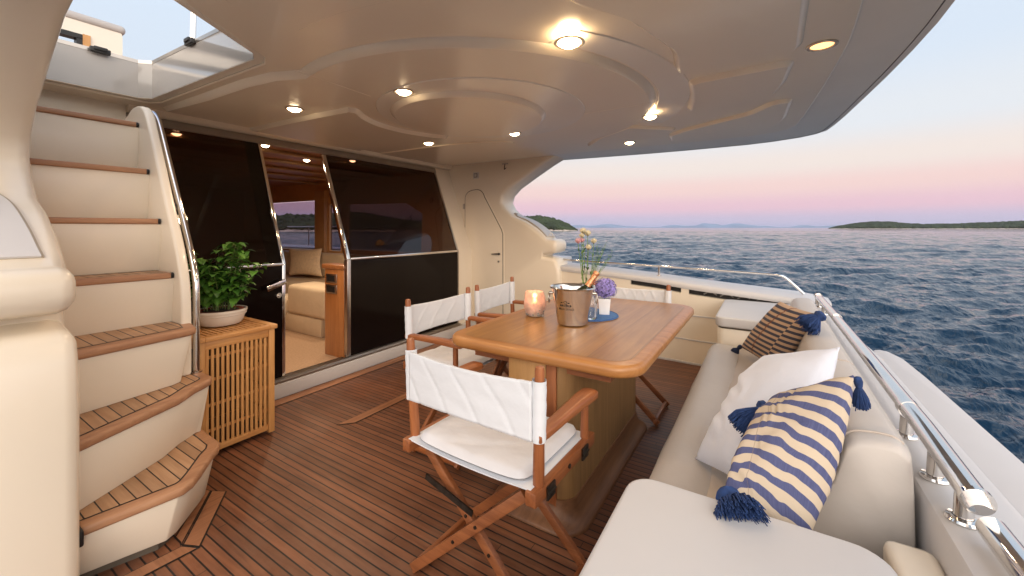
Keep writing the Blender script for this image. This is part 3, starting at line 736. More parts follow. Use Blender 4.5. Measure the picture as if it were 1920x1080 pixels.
# ================================================================== SALON
FZ = .118
m = MB(); m.box(-9.2, -3.32, .3, 4.25, FZ - .05, FZ); struct('salon_floor', m, M_carpet)
# ceiling with panels
m = MB(); m.box(-9.2, -3.75, .3, 4.25, 2.10, 2.14); struct('salon_ceiling', m, M_walnuty)
m = MB()
for x in (-4.2, -4.75, -5.3, -5.9, -6.6): m.box(x - .05, x + .05, .35, 4.2, 2.07, 2.0995)
struct('salon_ceiling_beams', m, mat('salon_beam', (.34, .2, .10), .4, noise=(4, .1)), bevel=.01)
m = MB(); m.box(-9.25, -9.2, .3, 4.25, FZ, 2.1); m.box(-9.2, -3.76, .25, .30, FZ, 2.1); struct('salon_wall', m, M_walnut)
# starboard side wall with windows
k = plate_holes([(-9.2, FZ), (-3.76, FZ), (-3.76, 2.1), (-9.2, 2.1)],
                [[(-8.4, .93), (-6.62, .93), (-6.62, 1.80), (-8.4, 1.80)], [(-6.30, .93), (-5.98, .93), (-5.98, 1.72), (-6.30, 1.72)],
                 [(-5.80, .96), (-4.15, .96), (-4.12, 1.52), (-4.45, 1.68), (-5.80, 1.70)]], 4.20, 4.26)
k.v = [(v[0], v[2], v[1]) for v in k.v]; struct('salon_side_wall', k, M_creamwall, smooth=False)
th = thing('salon_window', 'long salon side window with chamfered corner behind the fixed dark glass', 'window', (-5, 4.23, 1.2))
m = MB(); m.box(-5.79, -4.16, 4.225, 4.231, .97, 1.69); obj('pane', m, glass_mat('dusk_glass', (.62, .58, .64)), th)
th = thing('salon_window', 'forward salon side window seen through the open doorway', 'window', (-7.5, 4.23, 1.2))
m = MB(); m.box(-8.39, -6.63, 4.225, 4.231, .94, 1.79); obj('pane', m, glass_mat('dusk_glass2', (.62, .58, .64)), th)
m = MB(); m.box(-6.29, -5.99, 4.225, 4.231, .94, 1.71); obj('pane', m, glass_mat('dusk_glass3', (.5, .45, .5)), th)
m = MB(); m.box(-6.60, -6.33, 4.13, 4.199, .9, 1.95); m.box(-6.62, -6.31, 4.12, 4.199, 1.80, 1.86); obj('pillar', m, mat('pillar_wood', (.52, .30, .14), .35, noise=(6, .1), coat=.3), th)
# side deck outside the salon window: guard rail and bulwark
th = thing('side_deck_rail', 'side deck guard rail with sloping end seen through the salon window', 'rail', (-5, 4.9, .8))
m = MB(); m.tube([(-9, 5.0, 1.34), (-5.35, 5.0, 1.34), (-5.2, 5.0, 1.33), (-4.2, 5.0, 1.04)], .016, 10); obj('top_rail', m, M_steel, th)
for x in (-8.2, -7.0, -5.5):
    m = MB(); m.tube([(x, 5.0, .95), (x, 5.0, 1.33)], .012, 8); obj('stanchion', m, M_steel, th)
m = MB(); m.box(-9.2, -2.2, 4.52, 5.05, .55, .94); struct('side_deck_bulwark', m, M_gelw, bevel=.02)
th = thing('mooring_buoy', 'small yellow mooring buoy floating beyond the salon window', 'buoy', (*pixw(713, 60)[:2], SEA))
bx, by, _ = pixw(713, 60)
m = MB(); m.lathe([(0, -.3), (.55, -.2), (.7, .2), (.6, .6), (.3, .85), (.1, .95), (0, .96)], (bx, by, SEA), 16); obj('float', m, mat('buoy_yellow', (.75, .42, .03), .5, noise=(3, .1)), th)
m = MB(); m.tube([(bx, by, SEA + .9), (bx, by, SEA + 1.15)], .05, 8); obj('pick_up_ring', m, M_steel, th)
# furniture
th = thing('salon_console', 'orange brown wooden console with two steel framed sockets beside the doorway', 'console', (-3.6, 2.35, FZ))
m = MB(); m.box(-3.56, -3.272, 2.33, 2.45, FZ, .93); obj('body', m, M_walnut, th, bevel=.006)
m = MB(); m.box(-3.60, -3.268, 2.32, 2.46, .93, .975); obj('top', m, M_walnuty, th, bevel=.01)
for z in (.845, .745):
    m = MB(); m.box(-3.53, -3.37, 2.321, 2.3295, z - .042, z + .042); f = obj('socket_frame', m, M_steel, th, bevel=.003)
    m = MB(); m.box(-3.505, -3.395, 2.317, 2.3208, z - .028, z + .028); obj('socket', m, M_black, f)
th = thing('salon_armchair', 'cream upholstered seat block standing inside the open doorway', 'seat', (-4.25, 2.75, FZ))
m = MB(); m.box(-4.75, -4.0, 2.62, 2.98, FZ + .20, .66); obj('arm', m, M_sofa, th, bevel=.05, seg=4)
m = MB(); m.box(-4.9, -4.1, 2.64, 2.98, FZ, FZ + .20); obj('base', m, M_sofa, th, bevel=.01)
m = MB(); m.box(-5.1, -4.77, 2.42, 2.95, FZ + .16, .50); obj('seat', m, M_sofa, th, bevel=.06, seg=4)
th = thing('salon_sofa', 'cream sofa along the side wall inside the salon', 'sofa', (-5.8, 3.8, FZ))
m = MB(); m.box(-8.4, -3.9, 3.35, 4.19, FZ, .50); obj('seat', m, M_sofa, th, bevel=.05, seg=3)
m = MB(); m.box(-8.4, -3.9, 4.0, 4.195, .50, .90); obj('backrest', m, M_sofa, th, bevel=.05, seg=3)

# ================================================================== PILLOWS
def surf_pillow(name, A, B, C, D, thick, mtl, parent, n=28, seed=1, wr=.006, sag=0, crown=.5, pinch=.06, folds=()):
    """A top-left, B top-right, C bottom-right, D bottom-left in world space"""
    A, B, C, D = map(Vector, (A, B, C, D)); nrm = (B - A).cross(D - A).normalized()
    rs = random.Random(seed); ph = [(rs.uniform(2, 9), rs.uniform(2, 9), rs.uniform(0, 6), rs.uniform(.3, 1)) for _ in range(9)]
    m = MB(); uvs = []
    for side in (1, -1):
        base = len(m.v)
        for i in range(n + 1):
            for j in range(n + 1):
                u, v = j / n, i / n
                # edges bow inwards, corners stay out
                uu = u + (0.5 - u) * 2 * pinch * math.sin(math.pi * v); vv = v + (0.5 - v) * 2 * pinch * math.sin(math.pi * u)
                p = (A * (1 - uu) + B * uu) * (1 - vv) + (D * (1 - uu) + C * uu) * vv
                e = max(0, math.sin(math.pi * u) * math.sin(math.pi * v)); h = thick * .5 * e ** crown + .002
                w = sum(a * math.sin(x * u * 2 + y * v * 2 + q) for x, y, q, a in ph) / 5 * wr * (.3 + e)
                for fx0, fy0, fx1, fy1, dep, wd_ in folds:
                    ax_, ay_ = fx1 - fx0, fy1 - fy0; em = min(1, e * 2.2); tt = max(0, min(1, ((u - fx0) * ax_ + (v - fy0) * ay_) / (ax_ * ax_ + ay_ * ay_)))
                    dd = math.hypot(u - fx0 - ax_ * tt, v - fy0 - ay_ * tt); h -= em * dep * math.exp(-(dd / wd_) ** 2) * math.sin(math.pi * min(1, max(.08, tt)) * .9 + .15) - em * dep * .6 * math.exp(-((dd - wd_ * 2) / (wd_ * 1.2)) ** 2) * .8
                p = p + nrm * (side * h + w) + Vector((0, 0, -sag * e))
                m.v.append(tuple(p)); uvs.append((u, v))
        for i in range(n):
            for j in range(n):
                a = base + i * (n + 1) + j
                m.f.append((a, a + 1, a + n + 2, a + n + 1) if side > 0 else (a, a + n + 1, a + n + 2, a + 1))
    K = (n + 1) ** 2; bd = [j for j in range(n + 1)] + [i * (n + 1) + n for i in range(1, n + 1)] + [n * (n + 1) + j for j in range(n - 1, -1, -1)] + [i * (n + 1) for i in range(n - 1, 0, -1)]
    for i in range(len(bd)): a, c = bd[i], bd[(i + 1) % len(bd)]; m.f.append((a, c, c + K, a + K))
    o = obj(name, m, mtl, parent, angle=85)
    uvl = o.data.uv_layers.new(name='UVMap')
    for l in o.data.loops: uvl.data[l.index].uv = uvs[l.vertex_index]
    return o
def uv_mat(name, build):
    m = bpy.data.materials.new(name); m.use_nodes = True; t = m.node_tree; b = t.nodes['Principled BSDF']
    uv = N(t, 'ShaderNodeUVMap'); sp = N(t, 'ShaderNodeSeparateXYZ'); t.links.new(uv.outputs[0], sp.inputs[0])
    col = build(t, sp.outputs[0], sp.outputs[1]); t.links.new(col, b.inputs['Base Color']); b.inputs['Roughness'].default_value = .85
    tcn = N(t, 'ShaderNodeTexCoord'); nz = N(t, 'ShaderNodeTexNoise'); nz.inputs['Scale'].default_value = 13; nz.inputs['Detail'].default_value = 5
    t.links.new(tcn.outputs['Object'], nz.inputs['Vector'])
    w = N(t, 'ShaderNodeTexNoise'); w.inputs['Scale'].default_value = 300; t.links.new(tcn.outputs['Object'], w.inputs['Vector'])
    bp = N(t, 'ShaderNodeBump'); bp.inputs['Strength'].default_value = .5; bp.inputs['Distance'].default_value = .01
    t.links.new(math_n(t, 'ADD', nz.outputs[0], math_n(t, 'MULTIPLY', w.outputs[0], .08)), bp.inputs['Height']); t.links.new(bp.outputs[0], b.inputs['Normal']); return m
def mixc(t, f, a, b):
    x = N(t, 'ShaderNodeMix', data_type='RGBA')
    if isinstance(f, (int, float)): x.inputs[0].default_value = f
    else: t.links.new(f, x.inputs[0])
    for i, c in ((6, a), (7, b)):
        if isinstance(c, tuple): x.inputs[i].default_value = c + (1,)
        else: t.links.new(c, x.inputs[i])
    return x.outputs[2]
def stripes_near(t, u, v):
    nz = N(t, 'ShaderNodeTexNoise'); nz.inputs['Scale'].default_value = 3.2
    cb = N(t, 'ShaderNodeCombineXYZ'); t.links.new(u, cb.inputs[0]); t.links.new(v, cb.inputs[1]); t.links.new(cb.outputs[0], nz.inputs['Vector'])
    vv = math_n(t, 'ADD', v, math_n(t, 'MULTIPLY', math_n(t, 'SUBTRACT', nz.outputs[0], .5), .10))
    # a seam at u=.42 kinks the stripes
    k = math_n(t, 'MULTIPLY', math_n(t, 'ABSOLUTE', math_n(t, 'SUBTRACT', u, .42)), .05)
    vv = math_n(t, 'SUBTRACT', vv, k)
    f = math_n(t, 'GREATER_THAN', math_n(t, 'FRACT', math_n(t, 'ADD', math_n(t, 'MULTIPLY', vv, 9.5), 5.2)), .53)
    th_ = N(t, 'ShaderNodeTexNoise'); th_.inputs['Scale'].default_value = 1
    mp = N(t, 'ShaderNodeMapping'); mp.inputs['Scale'].default_value = (160, 6, 1); t.links.new(cb.outputs[0], mp.inputs[0]); t.links.new(mp.outputs[0], th_.inputs['Vector'])
    blue = mixc(t, th_.outputs[0], (.035, .045, .13), (.12, .13, .26))
    c = mixc(t, f, (.56, .46, .345), blue)
    seam = math_n(t, 'LESS_THAN', math_n(t, 'ABSOLUTE', math_n(t, 'SUBTRACT', u, .42)), .006)
    return mixc(t, math_n(t, 'MULTIPLY', seam, .5), c, (.25, .18, .15))
def stripes_far(t, u, v):
    w = math_n(t, 'MULTIPLY', math_n(t, 'GREATER_THAN', u, .84), .5)
    f = math_n(t, 'GREATER_THAN', math_n(t, 'FRACT', math_n(t, 'ADD', math_n(t, 'MULTIPLY', v, 12), w)), .5)
    c = mixc(t, f, (.46, .31, .20), (.045, .042, .062))
    zz = math_n(t, 'MULTIPLY', math_n(t, 'SINE', math_n(t, 'MULTIPLY', v, 110)), .010)
    br = math_n(t, 'LESS_THAN', math_n(t, 'ABSOLUTE', math_n(t, 'SUBTRACT', math_n(t, 'ADD', u, zz), .47)), .013)
    return mixc(t, br, c, (.16, .045, .015))
def tassel(parent, at, direc, L, mtl, n=46, r=.02, seed=1):
    rs = random.Random(seed); n = n * 6; at = Vector(at); d = Vector(direc).normalized()
    s = d.orthogonal().normalized(); w = d.cross(s); m = MB()
    q = d.to_track_quat('Z', 'Y').to_matrix().to_4x4()
    m.lathe([(0, -.008), (r * .55, -.004), (r * .72, .008), (r * .6, .02), (r * .42, .026), (r * .5, .032)], at, 14, q)
    for i in range(n):
        a = rs.uniform(0, 6.28); k = rs.random() ** .5; o = s * math.cos(a) + w * math.sin(a)
        p0 = at + d * .026 + o * r * .45 * k; LL = L * rs.uniform(.8, 1.08)
        p1 = p0 + d * LL * .35 + o * r * .42 * k; p2 = p0 + d * LL * .7 + o * r * (.85 * k) + Vector((0, 0, -.003)); p3 = p0 + d * LL + o * r * .92 * k + Vector((rs.uniform(-.004, .004), rs.uniform(-.004, .004), -.007 + rs.uniform(-.003, .003)))
        m.tube([p0, p1, p2, p3], [.0012, .0014, .0014, .0012], 4)
    return obj('tassel', m, mtl, parent)

# ================================================================== SETTEE, TRANSOM
th = thing('settee', 'cream vinyl settee along the stern with long upholstered backrest', 'settee', (0, 2.2, 0))
m = MB(); m.box(-.27, .30, 1.095, 3.30, 0, .36); obj('base', m, M_gelw, th, bevel=.01)
def seatcush(y0, y1):
    # rounded front roll, flat rear pad
    pr = [(p[0], p[1]) for p in catmull([(-.285, .36, 0), (-.33, .375, 0), (-.345, .42, 0), (-.335, .462, 0), (-.29, .488, 0), (-.22, .487, 0), (-.175, .474, 0)], 5)] + [(-.155, .466), (-.15, .36)]
    m = MB(); secs = []
    n = 40
    for i in range(n + 1):
        y = y0 + (y1 - y0) * i / n; e = min(i, n - i) / 2.0; g = 1 - .03 * max(0, 1 - e); w = .004 * math.sin(y * 7) + .003 * math.sin(y * 17 + 1)
        secs.append([(-.24 + (x + .24) * g + w * .5, y, .36 + (z - .36) * g + (w if z > .45 else 0)) for x, z in pr])
    m.loft(secs); return m
obj('front_roll', seatcush(1.10, 3.28), M_leather, th, angle=60)
m = MB(); m.box(-.172, .20, 1.10, 3.28, .36, .4665); obj('seat_pad', m, M_leath2, th, bevel=.018, seg=3)
bp_ = [(.10, .45), (.125, .60), (.162, .745), (.178, .783), (.205, .800), (.262, .803), (.287, .790), (.299, .75), (.305, .45)]
m = MB(); secs = []
ys = [1.30, 1.306, 1.32, 1.345, 1.39] + [1.45 + i * .06 for i in range(38)] + [3.70, 3.73]
for y in ys:
    g = {1.30: .90, 1.306: .95, 1.32: .98, 1.345: .995, 3.70: .97, 3.73: .9}.get(y, 1.0)
    w = .004 * math.sin(y * 5) + .002 * math.sin(y * 13)
    cx, cz = .21, .60
    flare = max(0, (1.62 - y) / .32); flare = flare * flare * .03
    secs.append([(cx + (x - cx) * (g) + (w if x < .2 else 0) - (flare if z < .65 and x < .2 else 0), y - (.0 if z > .5 else .0), cz + (z - cz) * g) for x, z in [(p.x, p.y) for p in catmull([(a, b, 0) for a, b in bp_], 4)]])
m.loft(secs); obj('backrest', m, M_leather, th, angle=60)
m = MB()
for y in (2.02, 2.85):
    pts = [(p.x - .0018 if p.x < .25 else p.x + .001, y, p.y + .0008) for p in catmull([(a, b, 0) for a, b in bp_[:7]], 5)]
    m.tube(pts, .0024, 6)
m.tube([(.225, 1.36, .7985), (.225, 3.66, .7985)], .0022, 6)
pts = [(x, 1.352, z) for x, z in [(p.x, p.y) for p in catmull([(.09, .47, 0), (.122, .60, 0), (.160, .745, 0), (.177, .784, 0), (.205, .801, 0), (.262, .804, 0), (.288, .79, 0)], 5)]]; m.tube(pts, .003, 6)
obj('seam', m, M_leath2, th)

def locker_box(label, x0, x1, y0, y1, zt):
    th = thing('transom_locker', label, 'locker', ((x0 + x1) / 2, (y0 + y1) / 2, 0), group=None)
    m = MB(); m.prism(rrect(x0 + .012, x1, y0 + .012, y1 - .002, .05), 'z', 0, zt - .085); obj('cabinet', m, M_gel, th, bevel=.006)
    m = MB(); m.prism(rrect(x0 + .02, x1 - .004, y0 + .02, y1 - .01, .05), 'z', zt - .085, zt - .073); obj('gasket', m, M_groove, th)
    m = MB(); m.prism(rrect(x0, x1, y0, y1, .065, 8), 'z', zt - .073, zt); obj('lid', m, M_gelw, th, bevel=.013, seg=4, angle=40)
locker_box('white glossy locker top with rounded corner filling the near right foreground', -.30, .215, .25, 1.09, .67)
locker_box('small white lidded locker at the far end of the settee', -.315, .27, 3.31, 4.18, .67)
# transom coaming beside and behind the backrest
m = MB(); secs = []
for y, zt, x1 in ((.3, .70, .478), (2.6, .70, .478), (2.95, .70, .455), (3.3, .70, .44), (3.8, .70, .43), (4.22, .70, .42)):
    secs.append([(.312, y, 0), (.312, y, zt - .02), (.318, y, zt - .006), (.332, y, zt), (x1 - .02, y, zt), (x1 - .006, y, zt - .006), (x1, y, zt - .02), (x1, y, SEA - .2), (x1 - .1, y, SEA - .2), (x1 - .1, y, 0)])
m.loft(secs); struct('transom_coaming', m, M_gelw, angle=40)
m = MB(); m.box(.222, .311, .25, 1.22, 0, .628); struct('coaming_step', m, M_gel, bevel=.02, seg=3)
# outer transom wing beyond the seam
m = MB(); op = [(.490, .3), (.490, 2.86), (.50, 2.925), (.53, 2.95), (.565, 2.92), (.598, 2.80), (.612, 2.5), (.622, 1.9), (.635, 1.2), (.65, .3)]
m.prism(op, 'z', .40, .655); struct('transom_platform_wing', m, M_gelw, bevel=.012, seg=3)
m = MB(); m.box(.4782, .492, .3, 2.80, .5, .638); struct('transom_seam', m, mat('seam_beige', (.42, .34, .20), .7, noise=(20, .1)))
# starboard bulwark
xs = [-2.04, -1.7, -1.38, -1.15, -.93, -.75, -.59, -.3, 0, .25, .36, .44]
def capz(x): return float(np.interp(x, [-2.04, -1.38, -.93, -.59, .25, .44], [.885, .845, .812, .779, .722, .705]))
def yb(x): return float(np.interp(x, [-3, -2, -1, -.5, .3], [4.25, 4.265, 4.27, 4.235, 4.20]))
m = MB(); m.loft([[(x, yb(x), 0), (x, yb(x), capz(x) - .108), (x, yb(x) + .06, capz(x) - .108), (x, yb(x) + .06, 0)] for x in xs])
struct('bulwark', m, M_gel, smooth=False)
m = MB()
for zf in (.235, .47):
    m.loft([[(x, yb(x) - .006, zf - .006), (x, yb(x) - .006, zf + .006), (x, yb(x) + .002, zf + .009), (x, yb(x) + .002, zf - .009)] for x in xs[:-1]])
m.loft([[(x, yb(x) - .010, .0), (x, yb(x) - .010, .016), (x, yb(x) + .002, .02), (x, yb(x) + .002, 0)] for x in xs[:-1]])
struct('bulwark_rib', m, M_gelw)
m = MB(); secs = []
for x in np.linspace(-2.05, .46, 46):
    z = capz(x); y = yb(x); rt = max(0, (x - .18) / .28); o = 4.66 - .0 * rt
    yo = o - .20 * rt ** 2.2
    secs.append([(x, y - .010, z - .060), (x, y - .016, z - .040), (x, y - .013, z - .020), (x, y - .002, z - .006), (x, y + .014, z), (x, yo - .03, z + .008), (x, yo - .006, z + .002), (x, yo, z - .02), (x, yo + .01, SEA - .2), (x, yo - .1, SEA - .2), (x, y + .12, z - .062)])
m.loft(secs); struct('bulwark_cap', m, M_gelw, angle=50)
m = MB(); m.loft([[(x, yb(x) + .05, capz(x) - .115), (x, yb(x) + .05, capz(x) - .05), (x, yb(x) + .07, capz(x) - .05), (x, yb(x) + .07, capz(x) - .115)] for x in xs])
struct('slot_shade_backing', m, M_black, smooth=False)  # black sheet behind the slots paints in the shade of the recess
def fascia(x0, x1):
    m = MB(); m.loft([[(x, yb(x) - .001, capz(x) - .109), (x, yb(x) - .001, capz(x) - .05), (x, yb(x) + .03, capz(x) - .05), (x, yb(x) + .03, capz(x) - .109)] for x in np.linspace(x0, x1, 4)])
    struct('bulwark_fascia', m, M_gel)
fascia(-2.04, -1.20); fascia(-.70, -.63); fascia(.255, .40)
m = MB(); rs = random.Random(4)
for i in range(5):
    x0 = -.5 + i * .14; m.tube([(x0, 4.28, capz(x0) - .09), (x0 + .03, 4.265, capz(x0) - .07), (x0 + .08, 4.262, capz(x0) - .068), (x0 + .11, 4.28, capz(x0) - .09)], .006, 8)
tag(obj('mooring_line', m, mat('rope', (.30, .29, .28), .8, noise=(60, .3))), 'grey rope coils lying in the dark slot of the far bulwark', 'rope')
# starboard guard rail
th = thing('guard_rail', 'thin steel guard rail on the far bulwark with sloping end', 'rail', (-1, 4.45, .9))
m = MB(); m.tube([tuple(p) for p in catmull([(-3.2, 4.42, .985), (-2.145, 4.42, .945), (-.96, 4.42, .918), (.0, 4.42, .893), (.10, 4.42, .885), (.16, 4.42, .862), (.29, 4.40, .735)], 6)], .013, 12); obj('top_rail', m, M_chrome, th)
for x in (-.945, -2.6):
    m = MB(); m.tube([(x, 4.42, capz(x) - .01), (x, 4.42, .925)], .011, 10); m.tube([(x, 4.42, capz(x) + .002), (x, 4.42, capz(x) + .012)], .026, 14); obj('stanchion', m, M_chrome, th)
# stern handrail
th = thing('stern_handrail', 'thick polished steel handrail running behind the settee backrest', 'rail', (.36, 2.6, .70))
RX, RZ = .358, .787
m = MB(); m.tube([(RX, 1.172, .775), (RX, 1.5, .789), (RX, 2.2, .79), (RX, 3.2, .782), (RX, 4.06, .772)], .0235, 24); obj('top_rail', m, M_chrome, th)
for y in (4.0, 3.05, 1.62, 1.178):
    m = MB(); m.tube([(RX, y - .006, RZ - (.012 if y < 1.2 else .01 if y > 3.5 else 0)), (RX, y + .006 if y != 1.62 else y + .03, RZ - (.011 if y < 1.2 else .01 if y > 3.5 else 0))], .0265, 24); obj('collar', m, M_chrome, th)
for y, big in ((1.23, 1), (1.40, 1), (1.64, 0), (3.62, 0), (3.95, 0)):
    m = MB(); m.tube([(RX - .004, y, .70), (RX, y, RZ - .005)], .016, 18); q = obj('stanchion', m, M_chrome, th)
    m = MB(); m.lathe([(0, 0), (.027, 0), (.029, .004), (.026, .009), (.017, .011)], (RX - .004, y, .7005), 24); obj('base_flange', m, M_chrome, q)
th = thing('gate_handrail', 'short lower steel handrail starting at the bottom right corner', 'rail', (.37, 1.0, .70))
m = MB(); m.tube([(.372, 1.155, .738), (.378, .9, .734), (.385, .4, .73)], .0235, 24); obj('top_rail', m, M_chrome, th)
m = MB(); m.tube([(.374, .95, .70), (.376, .95, .73)], .016, 18); obj('stanchion', m, M_chrome, th)
th = thing('navigation_socket', 'small steel edged socket plate on the stern coaming beside the handrail', 'socket', (.322, 2.35, .7))
m = MB(); m.box(.316, .335, 2.22, 2.50, .7005, .706); obj('plate', m, M_steel, th, bevel=.002)
for ya in (2.26, 2.40):
    m = MB(); m.box(.319, .331, ya, ya + .06, .706, .709); obj('socket', m, M_black, th)
th = thing('rail_end_cleat', 'dark fitting at the far end of the stern handrail', 'fitting', (.36, 4.12, .7))
m = MB(); m.tube([(RX, 4.075, RZ - .01), (RX, 4.15, RZ - .02)], .020, 14); obj('clamp', m, M_black, th)
m = MB(); m.tube([(RX, 4.12, .70), (RX, 4.12, RZ - .02)], .012, 10); obj('post', m, M_steel, th)

# ---- pillows on the settee
th = thing('striped_cushion', 'blue and cream striped cushion with blue tassels leaning in the near corner of the settee', 'cushion', (.03, 1.3, .5), group=None)
pA, pB, pC, pD = (.012, 1.50, .765), (.195, 1.365, .935), (.075, 1.14, .60), (-.088, 1.13, .645)
surf_pillow('cover', pA, pB, pC, pD, .14, uv_mat('blue_stripes', stripes_near), th, n=40, seed=3, wr=.013, crown=.42, pinch=.02, folds=[(.30, .33, .95, .42, .010, .022), (.62, 0, .50, .45, .008, .02), (.0, .78, .45, .93, .012, .025), (.25, .10, .9, .05, .012, .022), (.55, .62, .98, .58, .006, .02)])
tassel(th, (.004, 1.480, .768), (-.66, -.42, -.60), .080, M_tass, 80, .034, 1)
tassel(th, (-.078, 1.105, .672), (.42, -.85, .0), .058, M_tass, 90, .042, 2)
tassel(th, (.205, 1.375, .925), (.12, .25, -.95), .045, M_tass, 30, .014, 3)
th = thing('white_cushion', 'plain white cushion leaning on the settee between the two striped ones', 'cushion', (0, 1.6, .5))
surf_pillow('cover', (.0, 1.886, .815), (.195, 1.60, .95), (.02, 1.33, .53), (-.215, 1.60, .482), .17, M_pilw, th, n=32, seed=5, wr=.010, crown=.45, pinch=.035, folds=[(.05, .35, .4, .48, .010, .03), (.03, .6, .35, .72, .010, .03), (.0, .82, .3, .86, .008, .025), (.1, .02, .22, .25, .012, .03), (.55, .1, .95, .12, .006, .04)])
th = thing('woven_cushion', 'tan and dark blue barred cushion with brown braid at the far end of the settee', 'cushion', (0, 2.8, .5))
surf_pillow('cover', (.075, 2.86, .885), (.235, 2.50, .89), (.045, 2.72, .52), (-.135, 3.13, .515), .14, uv_mat('woven_bars', stripes_far), th, n=32, seed=8, wr=.004, crown=.4, pinch=.02)
tassel(th, (.235, 2.495, .892), (-.55, -.35, -.45), .070, M_tass, 60, .040, 4)
tassel(th, (-.140, 3.14, .52), (-.5, .1, -.6), .04, M_tassd, 36, .02, 5)

# ================================================================== STAIRS
th = thing('staircase', 'cream moulded staircase with teak treads climbing to the roof hatch', 'staircase', (-2.6, .65, 0))
T1 = [(-2.062, .405), (-2.028, .70), (-2.05, .74), (-2.10, .785), (-2.215, .875), (-2.26, .92), (-2.31, .945), (-2.56, .958), (-2.62, .405)]
T2 = [(-2.120, .405), (-2.31, .785), (-2.395, .875), (-2.425, .925), (-2.455, .965), (-2.50, .985), (-2.66, .985), (-2.66, .405)]
T3 = [(-2.375, .405), (-2.45, .87), (-2.47, .905), (-2.60, .93), (-2.78, .93), (-2.78, .405)]
ris = MB()
def shrink(T, g):
    return [(x - (g if x > -2.5 else 0), y - (g if y > .45 else 0)) for x, y in T]
def bodyloft(T, z0, z1, g0, g1):
    a = shrink(T, g0); b = shrink(T, g1); ris.loft([[(x, y, z0) for x, y in a], [(x, y, z1) for x, y in b]])
T1b = [(-2.16, .405), (-2.09, .66), (-2.11, .70), (-2.15, .74), (-2.25, .835), (-2.29, .87), (-2.33, .885), (-2.56, .90), (-2.66, .405)]
kick = MB(); kick.prism(shrink(T1b, .02), 'z', .001, .03); obj('kick_base', kick, M_groove, th)
a = [(x, y, .03) for x, y in T1b]; b_ = [(x, y, .215) for x, y in shrink(T1, .015)]
ris.loft([a, b_])
bodyloft(T2, .255, .495, .05, .012)
bodyloft([(x, y) for x, y in T3], .535, .775, .05, .015)
# upper steps: straight risers
ZT = [.81, 1.08, 1.37, 1.66, 1.955]; XT = [-2.455, -2.68, -2.86, -3.03, -3.20]
for i in range(4):
    ris.prism([(XT[i + 1] - .012, ZT[i + 1] - .028), (XT[i + 1] - .045, ZT[i]), (XT[i + 1] - .32, ZT[i]), (XT[i + 1] - .32, ZT[i + 1] - .028)], 'y', .403, .887)
obj('riser', ris, M_gel, th, bevel=.006)
def tread_obj(T, z1, t=.038, mt=M_tread):
    m = MB(); m.prism(T, 'z', z1 - t, z1); tr = obj('tread', m, M_trim, th, bevel=.014, seg=4)
    # planked inlay with caulk seam, nosing board left round the front
    def ins_(T, f, b, sd):
        out = []; n = len(T); ed = []
        for i in range(n):
            p, q = Vector(T[i]), Vector(T[(i + 1) % n]); e = (q - p).normalized(); nn = Vector((-e.y, e.x))
            ctr = Vector((sum(v[0] for v in T) / n, sum(v[1] for v in T) / n))
            if nn.dot(ctr - p) < 0: nn = -nn
            g = b if (p.x < -2.5 and q.x < -2.5 and abs(e.x) < .35) else (sd if abs(e.y) < .2 and p.y < .5 else f)
            ed.append((p + nn * g, e))
        for i in range(n):
            (p, e), (q, f_) = ed[i - 1], ed[i]; cr = e.x * f_.y - e.y * f_.x
            if abs(cr) < .05: out.append(tuple(q)); continue
            t_ = ((q - p).x * f_.y - (q - p).y * f_.x) / cr; out.append(tuple(p + e * t_))
        return out
    k = MB(); I = ins_(T, .050, .030, .003); k.add([(x, y, z1 + .001) for x, y in I], [tuple(range(len(I)))]); obj('seam', k, M_black, tr, smooth=False)
    k = MB(); I = ins_(T, .0562, .0362, .006); k.add([(x, y, z1 + .002) for x, y in I], [tuple(range(len(I)))]); obj('planking', k, mt, tr, smooth=False)
T1i = [(x, y) for x, y in T1]
tread_obj(T1, .253); tread_obj(T2, .533); tread_obj(T3, .813)
for i in range(1, 5):
    x0 = XT[i]; x1 = x0 - .16 if i < 4 else x0 - .30
    T = [(x0, .403), (x0, .866), (x0 - .012, .878), (x1 - .06, .878), (x1 - .06, .403)]
    z = ZT[i]; m = MB(); m.prism(T, 'z', z - .030, z); tr = obj('tread', m, M_trim, th, bevel=.012, seg=4)
    k = MB(); k.add([(x0 - .055, .41, z + .001), (x0 - .055, .87, z + .001), (x1 - .055, .87, z + .001), (x1 - .055, .41, z + .001)], [(0, 1, 2, 3)]); obj('planking', k, M_tread, tr, smooth=False)
    k = MB(); k.tube([(x0 - .018, .868, z - .015), (x0 - .018, .8805, z - .015)], .0165, 14); obj('end_cap', k, M_black, tr)
k = MB(); k.box(-2.105, -2.03, .395, .412, .20, .256); obj('corner_cap', k, M_black, th, bevel=.006)
